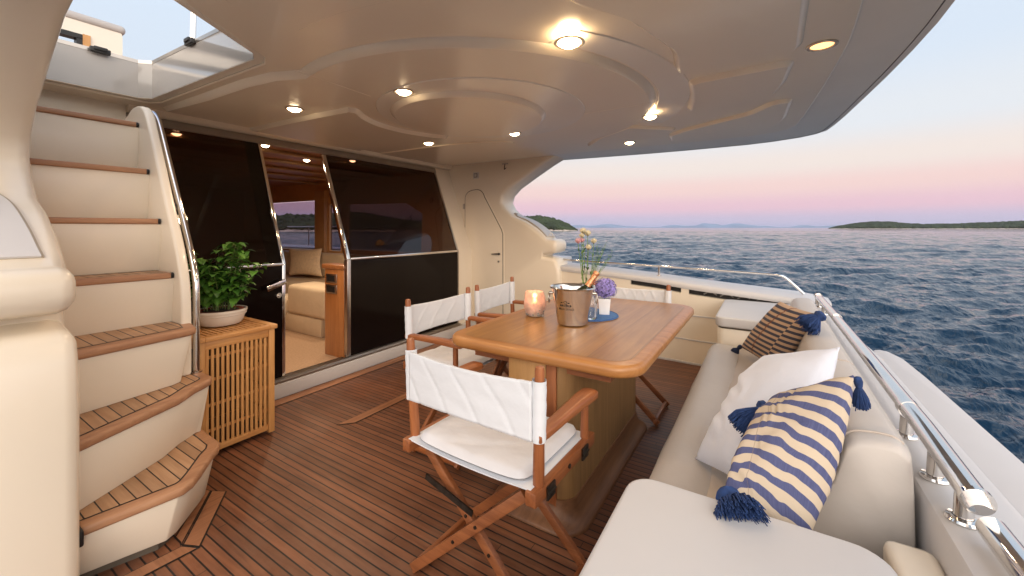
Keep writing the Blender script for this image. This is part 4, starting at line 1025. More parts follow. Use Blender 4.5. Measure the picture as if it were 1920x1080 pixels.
# stringer
m = MB(); prof = [(p.x, p.y) for p in catmull([(-3.42, 2.035, 0), (-3.33, 2.065, 0), (-3.20, 2.055, 0), (-3.12, 2.0, 0), (-3.05, 1.88, 0), (-2.955, 1.71, 0), (-2.82, 1.46, 0), (-2.70, 1.25, 0), (-2.635, 1.10, 0), (-2.607, .98, 0), (-2.597, .84, 0)], 4)] + [(-2.597, .535), (-3.45, .535), (-3.62, 2.0)]
m.prism(prof, 'y', .884, .932); obj('stringer', m, M_gel, th, bevel=.014, seg=4, angle=40)
m = MB(); m.prism([(-2.67, .0), (-2.67, .50), (-3.16, .50), (-3.16, .0)], 'y', .40, .93); obj('base_box', m, M_gel, th)
th2 = thing('stair_handrail', 'polished steel handrail following the stair side down to the second tread', 'handrail', (-2.7, .96, .53))
m = MB(); pts = catmull([(-3.26, .925, 2.03), (-3.235, .952, 2.035), (-3.19, .962, 2.0), (-3.13, .962, 1.92), (-3.01, .962, 1.72), (-2.785, .962, 1.34), (-2.69, .962, 1.17), (-2.645, .962, 1.06), (-2.63, .962, .96), (-2.63, .962, .7), (-2.63, .962, .536)], 6)
m.tube([tuple(p) for p in pts], .0165, 16); obj('tube', m, M_chrome, th2)
m = MB(); m.tube([(-2.87, .932, 1.44), (-2.86, .962, 1.43)], .009, 10); obj('bracket', m, M_chrome, th2)
m = MB(); m.lathe([(0, 0), (.028, 0), (.028, .005), (.018, .009)], (-2.63, .962, .534), 20); obj('base_flange', m, M_chrome, th2)
m = MB(); m.box(-2.9, -2.84, .9325, .937, 1.40, 1.46); obj('bracket_plate', m, M_steel, th2)

# ================================================================== LATTICE CABINET + BASIL
X0, X1, Y0, Y1, ZC = -3.15, -2.68, .99, 1.405, .70
th = thing('lattice_cabinet', 'slatted light wood storage box standing beside the stairs', 'cabinet', (-2.92, 1.2, 0))
m = MB()
for (x, y) in ((X1 - .035, Y0), (X1 - .035, Y1 - .035), (X0, Y0), (X0, Y1 - .035)):
    m = MB(); m.box(x, x + .035, y, y + .035, .012, ZC - .028); obj('corner_post', m, M_lat, th, bevel=.003)
m = MB()
for z in (.03, ZC - .075):
    h = .045 if z > .1 else .035
    for xa in (X1 - .03, X0 + .006):
        m = MB(); m.box(xa, xa + .024, Y0 + .036, Y1 - .036, z, z + h); obj('frame_rail', m, M_laty, th, bevel=.003)
m = MB()
for z in (.03, ZC - .075):
    h = .045 if z > .1 else .035
    for ya in (Y0 + .006, Y1 - .03):
        m = MB(); m.box(X0 + .036, X1 - .036, ya, ya + .024, z, z + h); obj('frame_rail', m, M_latx, th, bevel=.003)
m = MB(); ns = 13
for i in range(ns):
    y = Y0 + .046 + (Y1 - Y0 - .10) * i / (ns - 1); m.box(X1 - .018, X1 - .008, y - .0075, y + .0075, .065, ZC - .075)
for i in range(15):
    x = X0 + .05 + (X1 - X0 - .10) * i / 14; m.box(x - .0075, x + .0075, Y1 - .018, Y1 - .008, .065, ZC - .075)
obj('slat', m, M_lat, th, bevel=.0015, seg=1)
m = MB()
for z in (.155, .30, .445, .575):
    m.box(X1 - .030, X1 - .0185, Y0 + .036, Y1 - .036, z - .008, z + .008); m.box(X0 + .036, X1 - .036, Y1 - .030, Y1 - .0185, z - .008, z + .008)
obj('cross_bar', m, M_laty, th, bevel=.0015, seg=1)
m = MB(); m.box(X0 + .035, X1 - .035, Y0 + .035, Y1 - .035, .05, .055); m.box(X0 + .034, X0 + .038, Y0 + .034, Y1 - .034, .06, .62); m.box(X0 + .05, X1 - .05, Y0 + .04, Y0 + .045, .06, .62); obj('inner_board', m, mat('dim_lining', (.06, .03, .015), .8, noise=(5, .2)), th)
for ya, yb_ in ((Y0 - .012, Y0 + .03), (Y1 - .03, Y1 + .012)):
    m = MB(); m.box(X0 - .01, X1 + .012, ya, yb_, ZC - .027, ZC); obj('lid_frame', m, M_latx, th, bevel=.004)
for xa, xb in ((X1 - .032, X1 + .0115), (X0 - .0095, X0 + .03)):
    m = MB(); m.box(xa, xb, Y0 + .0302, Y1 - .0302, ZC - .027, ZC - .0005); obj('lid_frame', m, M_laty, th, bevel=.003)
m = MB()
for i in range(13):
    y = Y0 + .046 + (Y1 - Y0 - .092) * i / 12; m.box(X0 + .03, X1 - .032, y - .009, y + .009, ZC - .018, ZC - .005)
obj('lid_slat', m, M_latx, th, bevel=.0015, seg=1)
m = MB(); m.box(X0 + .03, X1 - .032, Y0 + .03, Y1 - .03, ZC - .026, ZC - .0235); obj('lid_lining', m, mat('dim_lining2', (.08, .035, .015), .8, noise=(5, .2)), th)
# basil
px, py = -2.985, 1.225
th = thing('potted_basil', 'leafy green basil plant in a round white dish on the slatted box', 'plant', (px, py, ZC))
m = MB(); m.lathe([(0, .002), (.105, .002), (.118, .012), (.130, .045), (.136, .062), (.141, .064), (.142, .078), (.145, .082), (.145, .094), (.138, .096), (.134, .090), (.125, .04), (.10, .014), (0, .012)], (px, py, ZC), 48)
obj('dish', m, mat('white_ceramic', (.74, .68, .60), .25, noise=(5, .03), coat=.3), th)
m = MB(); m.lathe([(.0, .085), (.10, .086), (.118, .094), (.124, .092), (.126, .075), (.10, .03)], (px, py, ZC), 32); obj('terracotta_pot', m, mat('terracotta', (.28, .06, .03), .7, noise=(20, .2)), th)
m = MB(); m.lathe([(0, .092), (.06, .094), (.10, .0885)], (px, py, ZC), 20); obj('soil', m, mat('soil', (.03, .018, .012), .95, noise=(50, .4), bump=(80, .8, .01)), th)
rs = random.Random(12); st = MB(); lf = MB(); lf2 = MB()
def leaf(mb, p, d, L, W, curl, up=Vector((0, 0, 1))):
    d = d.normalized(); s = d.cross(up)
    if s.length < .1: s = Vector((1, 0, 0))
    s.normalize(); u = s.cross(d); P = []
    for t, w, h in ((0, .05, 0), (.18, .55, .03), (.42, 1, .03), (.7, .78, -.05), (.9, .35, -.16), (1, .02, -.25)):
        c = p + d * L * t + u * (h * curl * L)
        P.append((c - s * W * w * .5 + u * .12 * W * w, c, c + s * W * w * .5 + u * .12 * W * w))
    vs = [q for tr in P for q in tr]; fs = []
    for i in range(5):
        fs += [(i * 3, i * 3 + 1, i * 3 + 4, i * 3 + 3), (i * 3 + 1, i * 3 + 2, i * 3 + 5, i * 3 + 4)]
    mb.add(vs, fs)
for i in range(24):
    a = rs.uniform(0, 6.28); r0 = rs.uniform(.01, .09); hgt = rs.uniform(.20, .44) * (1 - .25 * (r0 / .09) ** 2)
    b0 = Vector((px + r0 * math.cos(a), py + r0 * math.sin(a), ZC + .09)); out = Vector((math.cos(a), math.sin(a), 0)) * rs.uniform(.25, 1.0) * (.10 + .06 * rs.random())
    if out.x < -.07: out.x = -.07
    pts = [b0 + out * (t ** 1.4) + Vector((rs.uniform(-.006, .006), rs.uniform(-.006, .006), hgt * t)) for t in (0, .25, .5, .75, 1)]
    st.tube(pts, [.0032, .003, .0026, .0022, .0015], 6)
    for k in range(1, 9):
        t = .16 + .84 * k / 8; fi = t * 4; j = min(3, int(fi)); c = pts[j].lerp(pts[j + 1], fi - j)
        for q in range(4 if k == 8 else 2):
            b = a + k * 1.57 + q * (math.pi if k < 8 else math.pi / 2) + rs.uniform(-.4, .4); L = rs.uniform(.06, .10) * (1.1 - .3 * t)
            leaf(lf if rs.random() < .6 else lf2, c, Vector((math.cos(b), math.sin(b), rs.uniform(-.25, .55))), L, L * rs.uniform(.66, .84), rs.uniform(1.0, 2.2))
obj('stem', st, mat('basil_stem', (.12, .17, .05), .6, noise=(20, .2)), th)
def leafmat(n, c):
    m = mat(n, c, .45, noise=(35, .3)); b = m.node_tree.nodes['Principled BSDF']; b.inputs['Transmission Weight'].default_value = 0
    b.inputs['Subsurface Weight'].default_value = .0; return m
fo = obj('foliage', lf, leafmat('basil_leaf', (.05, .145, .018)), th, angle=60); obj('foliage', lf2, leafmat('basil_leaf_light', (.10, .24, .03)), th, angle=60)

# ================================================================== TABLE
TZ = .78
th = thing('dining_table', 'teak dining table with rounded corners on a cabinet pedestal', 'table', (-.9, 2.3, 0))
m = MB(); op = rrect(-1.385, -.405, 1.545, 3.075, .13, 10)
m.prism(op, 'z', TZ - .052, TZ); obj('edge_frame', m, M_tabedge, th, bevel=.021, seg=5, angle=30)
ip = rrect(-1.33, -.46, 1.60, 3.02, .10, 8); m = MB(); m.add([(x, y, TZ + .0008) for x, y in ip], [tuple(range(len(ip)))]); obj('tabletop', m, M_table, th, smooth=False)
m = MB(); m.box(-1.26, -.55, 1.66, 1.685, TZ - .11, TZ - .053); m.box(-1.26, -1.235, 1.685, 2.95, TZ - .11, TZ - .053); m.box(-.575, -.55, 1.685, 2.95, TZ - .11, TZ - .053); obj('apron', m, M_chairx, th)
bp2 = rrect(-1.075, -.725, 1.640, 2.76, .075, 8); m = MB(); m.prism(bp2, 'z', .04, TZ - .053); obj('pedestal', m, M_tabbody, th, angle=30)
m = MB(); m.box(-1.038, -.842, 1.632, 1.6395, .075, TZ - .055); d = obj('cabinet_door', m, M_tabdoor, th, bevel=.002)
m = MB(); m.box(-.8415, -.8385, 1.6345, 1.6398, .075, TZ - .056); obj('door_gap', m, M_black, th)
m = MB(); m.box(-.838, -.788, 1.629, 1.641, .05, TZ - .055); obj('door_stile', m, M_chairz, th, bevel=.003)
pl = MB(); secs = []
for z, g in ((.0, 0), (.008, 0), (.014, .004), (.022, .016), (.034, .034), (.052, .050), (.078, .060), (.11, .064)):
    secs.append([(x, y, z) for x, y in rrect(-1.145 + g, -.655 - g, 1.568 + g, 2.83 - g, .13 - g * .75, 8)])
pl.loft(secs); obj('plinth', pl, M_plinth, th, angle=50)

# ================================================================== DIRECTOR CHAIRS
# local frame: sitter faces +y, origin on the deck under the seat centre
def quilt_panel(w0, w1, h, n, nz, sag, seams, puff, zbot, yfun, leanx=0):
    """panel in x-z: width from -w0 at left to +w1; returns MB grid"""
    m = MB()
    for i in range(nz + 1):
        for j in range(n + 1):
            u = j / n; v = i / nz; x = -w0 + (w0 + w1) * u; z = zbot + h * v
            p = seams(x, z)
            m.v.append((x, yfun(u, v) - puff * p, z - .010 * math.sin(math.pi * u) * (1 if v > .5 else -.6) * abs(v - .5) * 2))
    for i in range(nz):
        for j in range(n):
            a = i * (n + 1) + j; m.f.append((a, a + 1, a + n + 2, a + n + 1))
    return m
def seam_diag(x, z):
    q = (x + z * .72) / .140 + .03 * math.sin(z * 40); f = abs((q % 1) - .5) * 2; return 1 - (f ** 14) + .10 * math.sin(x * 23 + z * 60) + .08 * math.sin(z * 95 + x * 11)
def seam_zig(x, z):
    a = (x / .075 + (z - .70) / .16) % 1; b = (x / .075 - (z - .70) / .16) % 1
    return (1 - (abs(a - .5) * 2) ** 6) * (1 - (abs(b - .5) * 2) ** 6)
def make_chair(label, group, zig=False):
    t = thing('director_chair', label, 'chair', group=group)
    W = .272; SR = .505; pw = .032
    for s in (-1, 1):
        m = MB(); m.box(s * W - .019, s * W + .019, -.225, .225, SR - .022, SR + .022); obj('side_rail', m, M_chairw, t, False, bevel=.004)
        # back post : square lower part, round rising above the sleeve
        m = MB(); m.tube([(s * W, -.175, SR - .012), (s * (W + .002), -.178, SR + .06), (s * (W + .008), -.185, .70), (s * (W + .013), -.190, .885), (s * (W + .0135), -.1905, .896), (s * (W + .0135), -.1905, .899)], [.0175, .0185, .017, .0155, .0135, .007], 16)
        obj('back_post', m, M_chairz, t, False)
        m = MB(); m.tube([(s * (W + .002), .165, SR - .01), (s * (W + .004), .165, .675)], [.016, .0145], 12); obj('arm_post', m, M_chairz, t, False)
        m = MB(); secs = []
        for y, hw, zz, tt in ((-.205, .018, .683, .013), (-.15, .022, .684, .013), (-.05, .024, .686, .014), (.06, .029, .688, .014), (.15, .034, .688, .014), (.20, .034, .686, .014), (.222, .026, .683, .011)):
            c = s * (W + .008)
            secs.append([(c - hw, y, zz - tt), (c + hw, y, zz - tt), (c + hw, y, zz + tt * .5), (c + hw * .6, y, zz + tt), (c - hw * .6, y, zz + tt), (c - hw, y, zz + tt * .5)])
        m.loft(secs); obj('armrest', m, M_chairw, t, False, bevel=.003)
        # lower runner
        m = MB(); m.beam((s * .268, -.18, .030), (s * .268, .18, .030), .020, .028); obj('foot_runner', m, M_chairw, t, False, bevel=.003)
        for ya in (-.16, .10):
            m = MB(); m.box(s * (W + .0195), s * (W + .0195) + s * .006, ya, ya + .05, SR - .03, SR + .012); m.tube([(s * (W + .0255), ya, SR - .01), (s * (W + .0255), ya + .05, SR - .01)], .004, 8); obj('hinge', m, M_blackened, t, False)
        m = MB(); m.tube([(s * (W + .0195), 0, SR), (s * (W + .023), 0, SR)], .008, 10); obj('bolt', m, M_blackened, t, False)
    # X legs, back and front pairs; each leg flat in the x-z plane
    for y in (-.165, .165):
        for s in (-1, 1):
            yy = y + s * .012
            m = MB(); a = Vector((s * .285, yy, .012)); b = Vector((-s * .225, yy, SR - .025))
            m.beam(a, b, .021, .036, up=(0, 0, 1)); lg = obj('leg', m, M_chairx, t, False, bevel=.003)
            for f in (.42, .62):
                m = MB(); c = a.lerp(b, f); m.tube([(c.x, yy - .0105 if y < 0 else yy + .0105, c.z), (c.x, yy - .0145 if y < 0 else yy + .0145, c.z)], .006, 8)
                obj('bolt', m, M_blackened, lg, False)
    m = MB(); m.beam((-.20, -.192, .40), (.02, -.190, .345), .006, .022); obj('brace_bar', m, M_blackened, t, False)
    # seat sling + cushion
    m = MB(); n = 16; secs = []
    for i in range(n + 1):
        x = -.268 + .536 * i / n; z = SR + .020 - .012 * math.sin(math.pi * i / n); secs.append([(x, -.215, z), (x, .20, z), (x, .20, z + .004), (x, -.215, z + .004)])
    m.loft(secs); obj('seat_sling', m, M_canvas, t, False)
    m = MB(); n = 26; base = []
    for side in (1, -1):
        b0 = len(m.v)
        for i in range(n + 1):
            for j in range(n + 1):
                u = j / n * 2 - 1; v = i / n * 2 - 1
                # superellipse mapping for rounded corners
                k = (1 - .075 * (abs(u) ** 7 * abs(v) ** 7)); x = u * .244 * k; y = -.004 + v * .207 * k
                e = max(0, (1 - abs(u) ** 14) * (1 - abs(v) ** 14)) ** .5
                sd = seam_cush(x, y); z0 = SR + .020 - .010 * math.cos(u * 1.35)
                z = z0 + (.016 + .022 * e * sd if side > 0 else .014 - .012 * e)
                m.v.append((x, y, z + (.0 if e > 0 else 0)))
        for i in range(n):
            for j in range(n):
                a = b0 + i * (n + 1) + j; m.f.append((a, a + 1, a + n + 2, a + n + 1) if side > 0 else (a, a + n + 1, a + n + 2, a + 1))
    obj('seat_cushion', m, M_seatc, t, False, angle=80)
    # back sling: sleeves round the posts and a quilted panel between
    zb, hh = .672, .182
    m = quilt_panel(.268, .268, hh, 72, 22, 0, seam_zig if zig else seam_diag, .0050, zb, lambda u, v: -.206 + .03 * math.sin(math.pi * u) * 0 - .012 * math.sin(math.pi * u) - .002)
    pan = obj('back_sling', m, M_canvas, t, False, angle=80, solid=.009)
    for s in (-1, 1):
        m = MB(); r = .0225; pts = []
        rr_ = [(s * (W + .007 + .004 * k / 12), -.1855 - .0035 * k / 12, zb - .003 + (hh + .006) * k / 12) for k in range(13)]
        m.tube(rr_, [r + .0008 * math.sin(k * 2.1) for k in range(13)], 18, cap=False); obj('sling_sleeve', m, M_canvas, pan, False)
    return t
def seam_cush(x, y):
    # four faint radiating seams plus a centre tuft
    d = min(abs(x * .62 + y - .02), abs(x * .62 - y + .02), abs(x * .5 + y + .17), abs(x * .5 - y - .13)) / .02
    return .72 + .28 * min(1, d) ** .6 + .04 * math.sin(x * 41 + y * 17) + .04 * math.sin(y * 53 - x * 23)
M_blackened = mat('dark_bronze', (.06, .05, .04), .4, .8, noise=(30, .3))
def place(c, x, y, rz): c.location = (x, y, 0); c.rotation_euler = (0, 0, rz)
GR = 'director chairs around the dining table'
c1 = make_chair('wooden director chair nearest the camera seen from behind with full white seat cushion', GR); place(c1, -.86, 1.29, R(-2))
c2 = copy_tree(c1); place(c2, -1.60, 1.99, R(-90)); c2['label'] = 'director chair at the near left side of the table beside the dark doorway'
c3 = copy_tree(c1); place(c3, -1.64, 2.70, R(-85)); c3['label'] = 'director chair at the far left side of the table beside the cream locker door'
c4 = make_chair('director chair at the far end of the table against the bulwark with diamond quilted back', GR, True); place(c4, -.89, 2.96, R(180))

# ================================================================== THINGS ON THE TABLE
def at(x, y): return (x, y, TZ + .001)
th = thing('placemat', 'round blue felt mat under the flower vases on the table', 'mat', at(-.93, 2.37))
m = MB(); m.lathe([(0, .0), (.178, .0), (.185, .002), (.185, .005), (.178, .007), (0, .007)], at(-.93, 2.37), 56); obj('felt', m, mat('blue_felt', (.06, .16, .38), .85, noise=(90, .2)), th)
m = MB(); m.tube([(-.93 + .18 * math.cos(R(a)), 2.37 + .18 * math.sin(R(a)), TZ + .0085) for a in range(0, 361, 8)], .0018, 6); obj('stitched_rim', m, mat('blue_rim', (.04, .10, .28), .8, noise=(60, .2)), th)
# bucket
bx, by = -.915, 2.105; BZ = TZ + .001
th = thing('ice_bucket', 'brushed steel champagne bucket with ring handles and printed house emblem', 'bucket', (bx, by, BZ))
hb = .205; r0, r1 = .084, .117
prof = [(0, .003), (r0 - .008, .002), (r0, .008)] + [(r0 + (r1 - r0) * (k / 8) ** 1.15, .008 + (hb - .012) * k / 8) for k in range(1, 9)] + [(r1 + .007, hb - .002), (r1 + .011, hb + .002), (r1 + .008, hb + .007), (r1 - .002, hb + .003), (r1 - .008, hb - .01), (r0 - .004, .012), (0, .010)]
m = MB(); m.lathe(prof, (bx, by, BZ), 64); obj('body', m, mat('bucket_steel', (.62, .60, .58), .13, 1, noise=(4, .05)), th, angle=40)
to_cam = math.atan2(-by, -bx)                       # direction bucket -> photographer
for s in (-1, 1):
    a = to_cam + s * R(97); o = Vector((math.cos(a), math.sin(a), 0)); tdir = Vector((-o.y, o.x, 0)); c = Vector((bx, by, BZ + hb - .035)) + o * (r1 + .006)
    m = MB(); m.tube([c - o * .012, c + o * .008], .009, 10); lug = obj('handle_lug', m, M_steel, th)
    m = MB(); cc = c + o * .010 - Vector((0, 0, .026)); m.tube([cc + (tdir * math.cos(R(q)) * .020 + Vector((0, 0, 1)) * math.sin(R(q)) * .028) for q in range(0, 361, 15)], .0032, 8, cap=False); obj('ring_handle', m, M_steel, th)
M_print = mat('print_black', (.02, .015, .012), .6, noise=(40, .2))
def wrap_text(txt, size, zc, parent, width_scale=1.0, ang0=0.0):
    cu = bpy.data.curves.new('print', 'FONT'); cu.body = txt; cu.size = size; cu.align_x = 'CENTER'; cu.align_y = 'CENTER'; cu.extrude = 0
    ob = bpy.data.objects.new('print', cu); scene.collection.objects.link(ob); bpy.context.view_layer.update()
    dg = bpy.context.evaluated_depsgraph_get(); me0 = ob.evaluated_get(dg).to_mesh()
    bm = bmesh.new(); bm.from_mesh(me0); bmesh.ops.triangulate(bm, faces=bm.faces)
    vs = [v.co.copy() for v in bm.verts]; fs = [[v.index for v in f.verts] for f in bm.faces]; bm.free()
    ob.evaluated_get(dg).to_mesh_clear(); bpy.data.objects.remove(ob); m = MB(); out = []
    for v in vs:
        z = zc + v.y; rr_ = r0 + (r1 - r0) * ((z - .008) / (hb - .012)) ** 1.15 + .0008; a = to_cam + ang0 + v.x * width_scale / rr_
        out.append((bx + rr_ * math.cos(a), by + rr_ * math.sin(a), BZ + z))
    m.add(out, fs); return obj('printed_name', m, M_print, parent, smooth=False)
AO = R(-22)
wrap_text('VILLA SANDI', .0165, .098, th, 1.0, AO)
# emblem: a little house front with trees drawn as printed dabs
m = MB()
def dab(x, z, w, h, n=8):
    P = []
    for k in range(n):
        q = 2 * math.pi * k / n; xx = x + w * math.cos(q); zz = z + h * math.sin(q); rr_ = r0 + (r1 - r0) * ((zz - .008) / (hb - .012)) ** 1.15 + .0009; a = to_cam + AO + xx / rr_
        P.append((bx + rr_ * math.cos(a), by + rr_ * math.sin(a), BZ + zz))
    m.add(P, [tuple(range(n))])
for x, z, w, h in ((-.030, .118, .006, .005), (-.019, .119, .005, .006), (-.008, .117, .005, .004), (.004, .119, .004, .006), (.014, .118, .006, .005), (.027, .118, .006, .0055), (-.024, .134, .006, .003), (-.012, .137, .004, .002), (.018, .134, .007, .003), (.008, .138, .004, .002), (0, .143, .010, .0015), (0, .127, .012, .0012), (-.005, .131, .0012, .005), (.005, .131, .0012, .005), (0, .111, .034, .001)):
    dab(x, z, w, h)
obj('printed_emblem', m, M_print, th, smooth=False)
# bottle in bucket
th = thing('champagne_bottle', 'champagne bottle with copper foil neck leaning out of the steel bucket', 'bottle', (bx, by, BZ))
b0 = Vector((bx - .03, by - .015, BZ + .045)); bdir = Vector((.46, .36, .80)).normalized(); q = bdir.to_track_quat('Z', 'Y').to_matrix().to_4x4()
m = MB(); m.lathe([(0, 0), (.040, 0), (.042, .01), (.042, .13), (.036, .16), (.022, .19), (.017, .205)], b0, 28, q); obj('glass', m, mat('bottle_green', (.01, .02, .008), .08, noise=(3, .1), coat=.4), th)
m = MB(); m.lathe([(.0175, .200), (.0165, .235), (.0145, .262), (.0165, .264), (.0165, .274), (.0150, .278), (.0175, .284), (.0190, .292), (.0175, .300), (.0, .304)], b0, 24, q); obj('foil', m, mat('copper_foil', (.70, .33, .17), .3, .7, noise=(60, .25), bump=(70, .8, .004)), th)
# candle holder
cx, cy = -1.195, 2.175
th = thing('candle_holder', 'frosted crackle glass candle holder glowing with a lit candle on the table', 'candle holder', at(cx, cy))
m = MB(); m.lathe([(.0, .003), (.040, .003), (.056, .02), (.066, .055), (.067, .09), (.060, .13), (.055, .150), (.0535, .150), (.058, .13), (.0645, .09), (.0635, .055), (.054, .023), (.0, .008)], at(cx, cy), 40)
for i, v in enumerate(m.v):
    a = math.atan2(v[1] - cy, v[0] - cx); f = 1 + .02 * math.sin(a * 3 + v[2] * 30) + .012 * math.sin(a * 7 - v[2] * 60); m.v[i] = (cx + (v[0] - cx) * f, cy + (v[1] - cy) * f, v[2])
gm_ = mat('frosted_glass', (.88, .72, .66), .45, noise=(40, .15), bump=(60, .9, .004)); b = gm_.node_tree.nodes['Principled BSDF']; b.inputs['Transmission Weight'].default_value = .72; b.inputs['IOR'].default_value = 1.2
obj('glass', m, gm_, th)
m = MB(); rs = random.Random(9)
for i in range(70):
    a = rs.uniform(0, 6.28); r = .062 * rs.uniform(.85, 1.05); z = TZ + rs.uniform(.006, .05) * rs.uniform(.4, 1); s = rs.uniform(.003, .006)
    m.box(-s, s, -s, s, -s * .7, s * .7, Matrix.Translation((cx + r * .88 * math.cos(a), cy + r * .88 * math.sin(a), z + .004)) @ Matrix.Rotation(a, 4, 'Z') @ Matrix.Rotation(rs.uniform(0, 1), 4, 'X'))
obj('gravel', m, mat('grey_gravel', (.30, .29, .27), .8, noise=(60, .4)), th)
m = MB(); m.lathe([(0, .012), (.036, .012), (.036, .075), (.034, .080), (0, .078)], at(cx, cy), 24); obj('candle', m, mat('wax', (.85, .72, .55), .6, noise=(9, .04), sss=.3), th)
m = MB(); m.lathe([(0, .082), (.006, .088), (.0075, .096), (.004, .108), (0, .118)], at(cx, cy), 12); obj('flame', m, mat('flame', (1, .6, .25), .5, emit=((1, .50, .18), 22)), th)
pl_ = bpy.data.lights.new('candle_light', 'POINT'); pl_.energy = .35; pl_.color = (1, .5, .22); pl_.shadow_soft_size = .012
lo = bpy.data.objects.new('candle_light', pl_); scene.collection.objects.link(lo); lo.parent = th; lo.location = (0, 0, .125)
# tumbler with rose wine
gx_, gy_ = -1.06, 2.60
th = thing('wine_tumbler', 'clear stemless tumbler with a little rose wine behind the bucket', 'glass', at(gx_, gy_))
m = MB(); m.lathe([(.0, .002), (.030, .002), (.038, .02), (.042, .05), (.041, .09), (.036, .118), (.0345, .118), (.0395, .09), (.0405, .05), (.036, .022), (.0, .008)], at(gx_, gy_), 32); obj('glass', m, M_clear, th)
m = MB(); m.lathe([(.0, .009), (.034, .022), (.0385, .05), (.0385, .060), (0, .060)], at(gx_, gy_), 28); obj('wine', m, glass_mat('rose_wine', (.95, .55, .45), .02, 1.33), th)
# white vase + hydrangea
vx, vy = -.845, 2.43
th = thing('white_vase', 'small white square vase holding the purple hydrangea', 'vase', at(vx, vy))
m = MB()
Rz = Matrix.Translation((vx, vy, 0)) @ Matrix.Rotation(R(20), 4, 'Z')
secs = []
for z, w in ((.008, .030), (.03, .031), (.09, .036), (.105, .037), (.105, .034), (.03, .028)):
    secs.append([tuple(Rz @ Vector((a * w, b * w, TZ + z))) for a, b in ((-1, -1), (1, -1), (1, 1), (-1, 1))])
m.loft(secs); obj('body', m, mat('white_porcelain', (.85, .85, .86), .25, noise=(6, .02)), th, bevel=.003, angle=40)
th = thing('hydrangea', 'round purple blue hydrangea head in the white vase', 'flower', (vx, vy, TZ + .10))
m = MB(); mg = MB(); rs = random.Random(21); hc = Vector((vx + .005, vy, TZ + .165))
for i in range(190):
    z = 1 - 2 * (i + .5) / 190; a = i * 2.39996; d = Vector((math.sqrt(1 - z * z) * math.cos(a), math.sqrt(1 - z * z) * math.sin(a), z))
    if d.z < -.8: continue
    c = hc + Vector((d.x * .068, d.y * .068, d.z * .062)) * rs.uniform(.86, 1.06); s = d.orthogonal().normalized(); w = d.cross(s); rot = rs.uniform(0, 1.57)
    for k in range(4):
        q = rot + k * math.pi / 2; e = s * math.cos(q) + w * math.sin(q); f = s * -math.sin(q) + w * math.cos(q); L = .0115 * rs.uniform(.8, 1.15)
        m.add([c, c + e * L * .55 - f * L * .48 + d * .002, c + e * L * 1.05 + d * rs.uniform(-.002, .004), c + e * L * .55 + f * L * .48 + d * .002], [(0, 1, 2, 3)])
obj('petals', m, mat('hydrangea_petal', (.30, .25, .62), .6, noise=(55, .45)), th, smooth=False)
mg.lathe([(0, -.055), (.04, -.045), (.055, 0), (.04, .045), (0, .052)], hc, 12); obj('core', mg, mat('hydrangea_core', (.10, .09, .20), .8, noise=(50, .4)), th)
mg = MB(); mg.tube([(vx, vy, TZ + .03), (vx + .003, vy, TZ + .13)], .004, 8); obj('stem', mg, mat('stem_green', (.10, .2, .05), .6, noise=(20, .2)), th)
# cut glass bottle vase
qx, qy = -.860, 2.245
th = thing('glass_bottle_vase', 'clear cut glass bottle vase standing beside the steel bucket', 'vase', (qx, qy, TZ + .009))
m = MB(); n = 24; prf = [(.0, .001), (.026, .001), (.033, .010), (.036, .04), (.035, .085), (.030, .115), (.018, .140), (.0145, .155), (.0150, .178), (.021, .186), (.019, .188), (.0125, .178), (.0120, .155), (.015, .138), (.026, .112), (.031, .085), (.031, .04), (.027, .014), (.0, .010)]
m.lathe(prf, (qx, qy, TZ + .008), 36)
for i, v in enumerate(m.v):
    h = v[2] - TZ
    if .02 < h < .125:
        a = math.atan2(v[1] - qy, v[0] - qx); f = 1 + .05 * math.cos(a * 6 + h * 90) * math.cos(a * 6 - h * 90); m.v[i] = (qx + (v[0] - qx) * f, qy + (v[1] - qy) * f, v[2])
gv = mat('cut_glass', (.93, .95, .97), .03, trans=1, ior=1.45, noise=(5, .01)); obj('glass', m, gv, th)
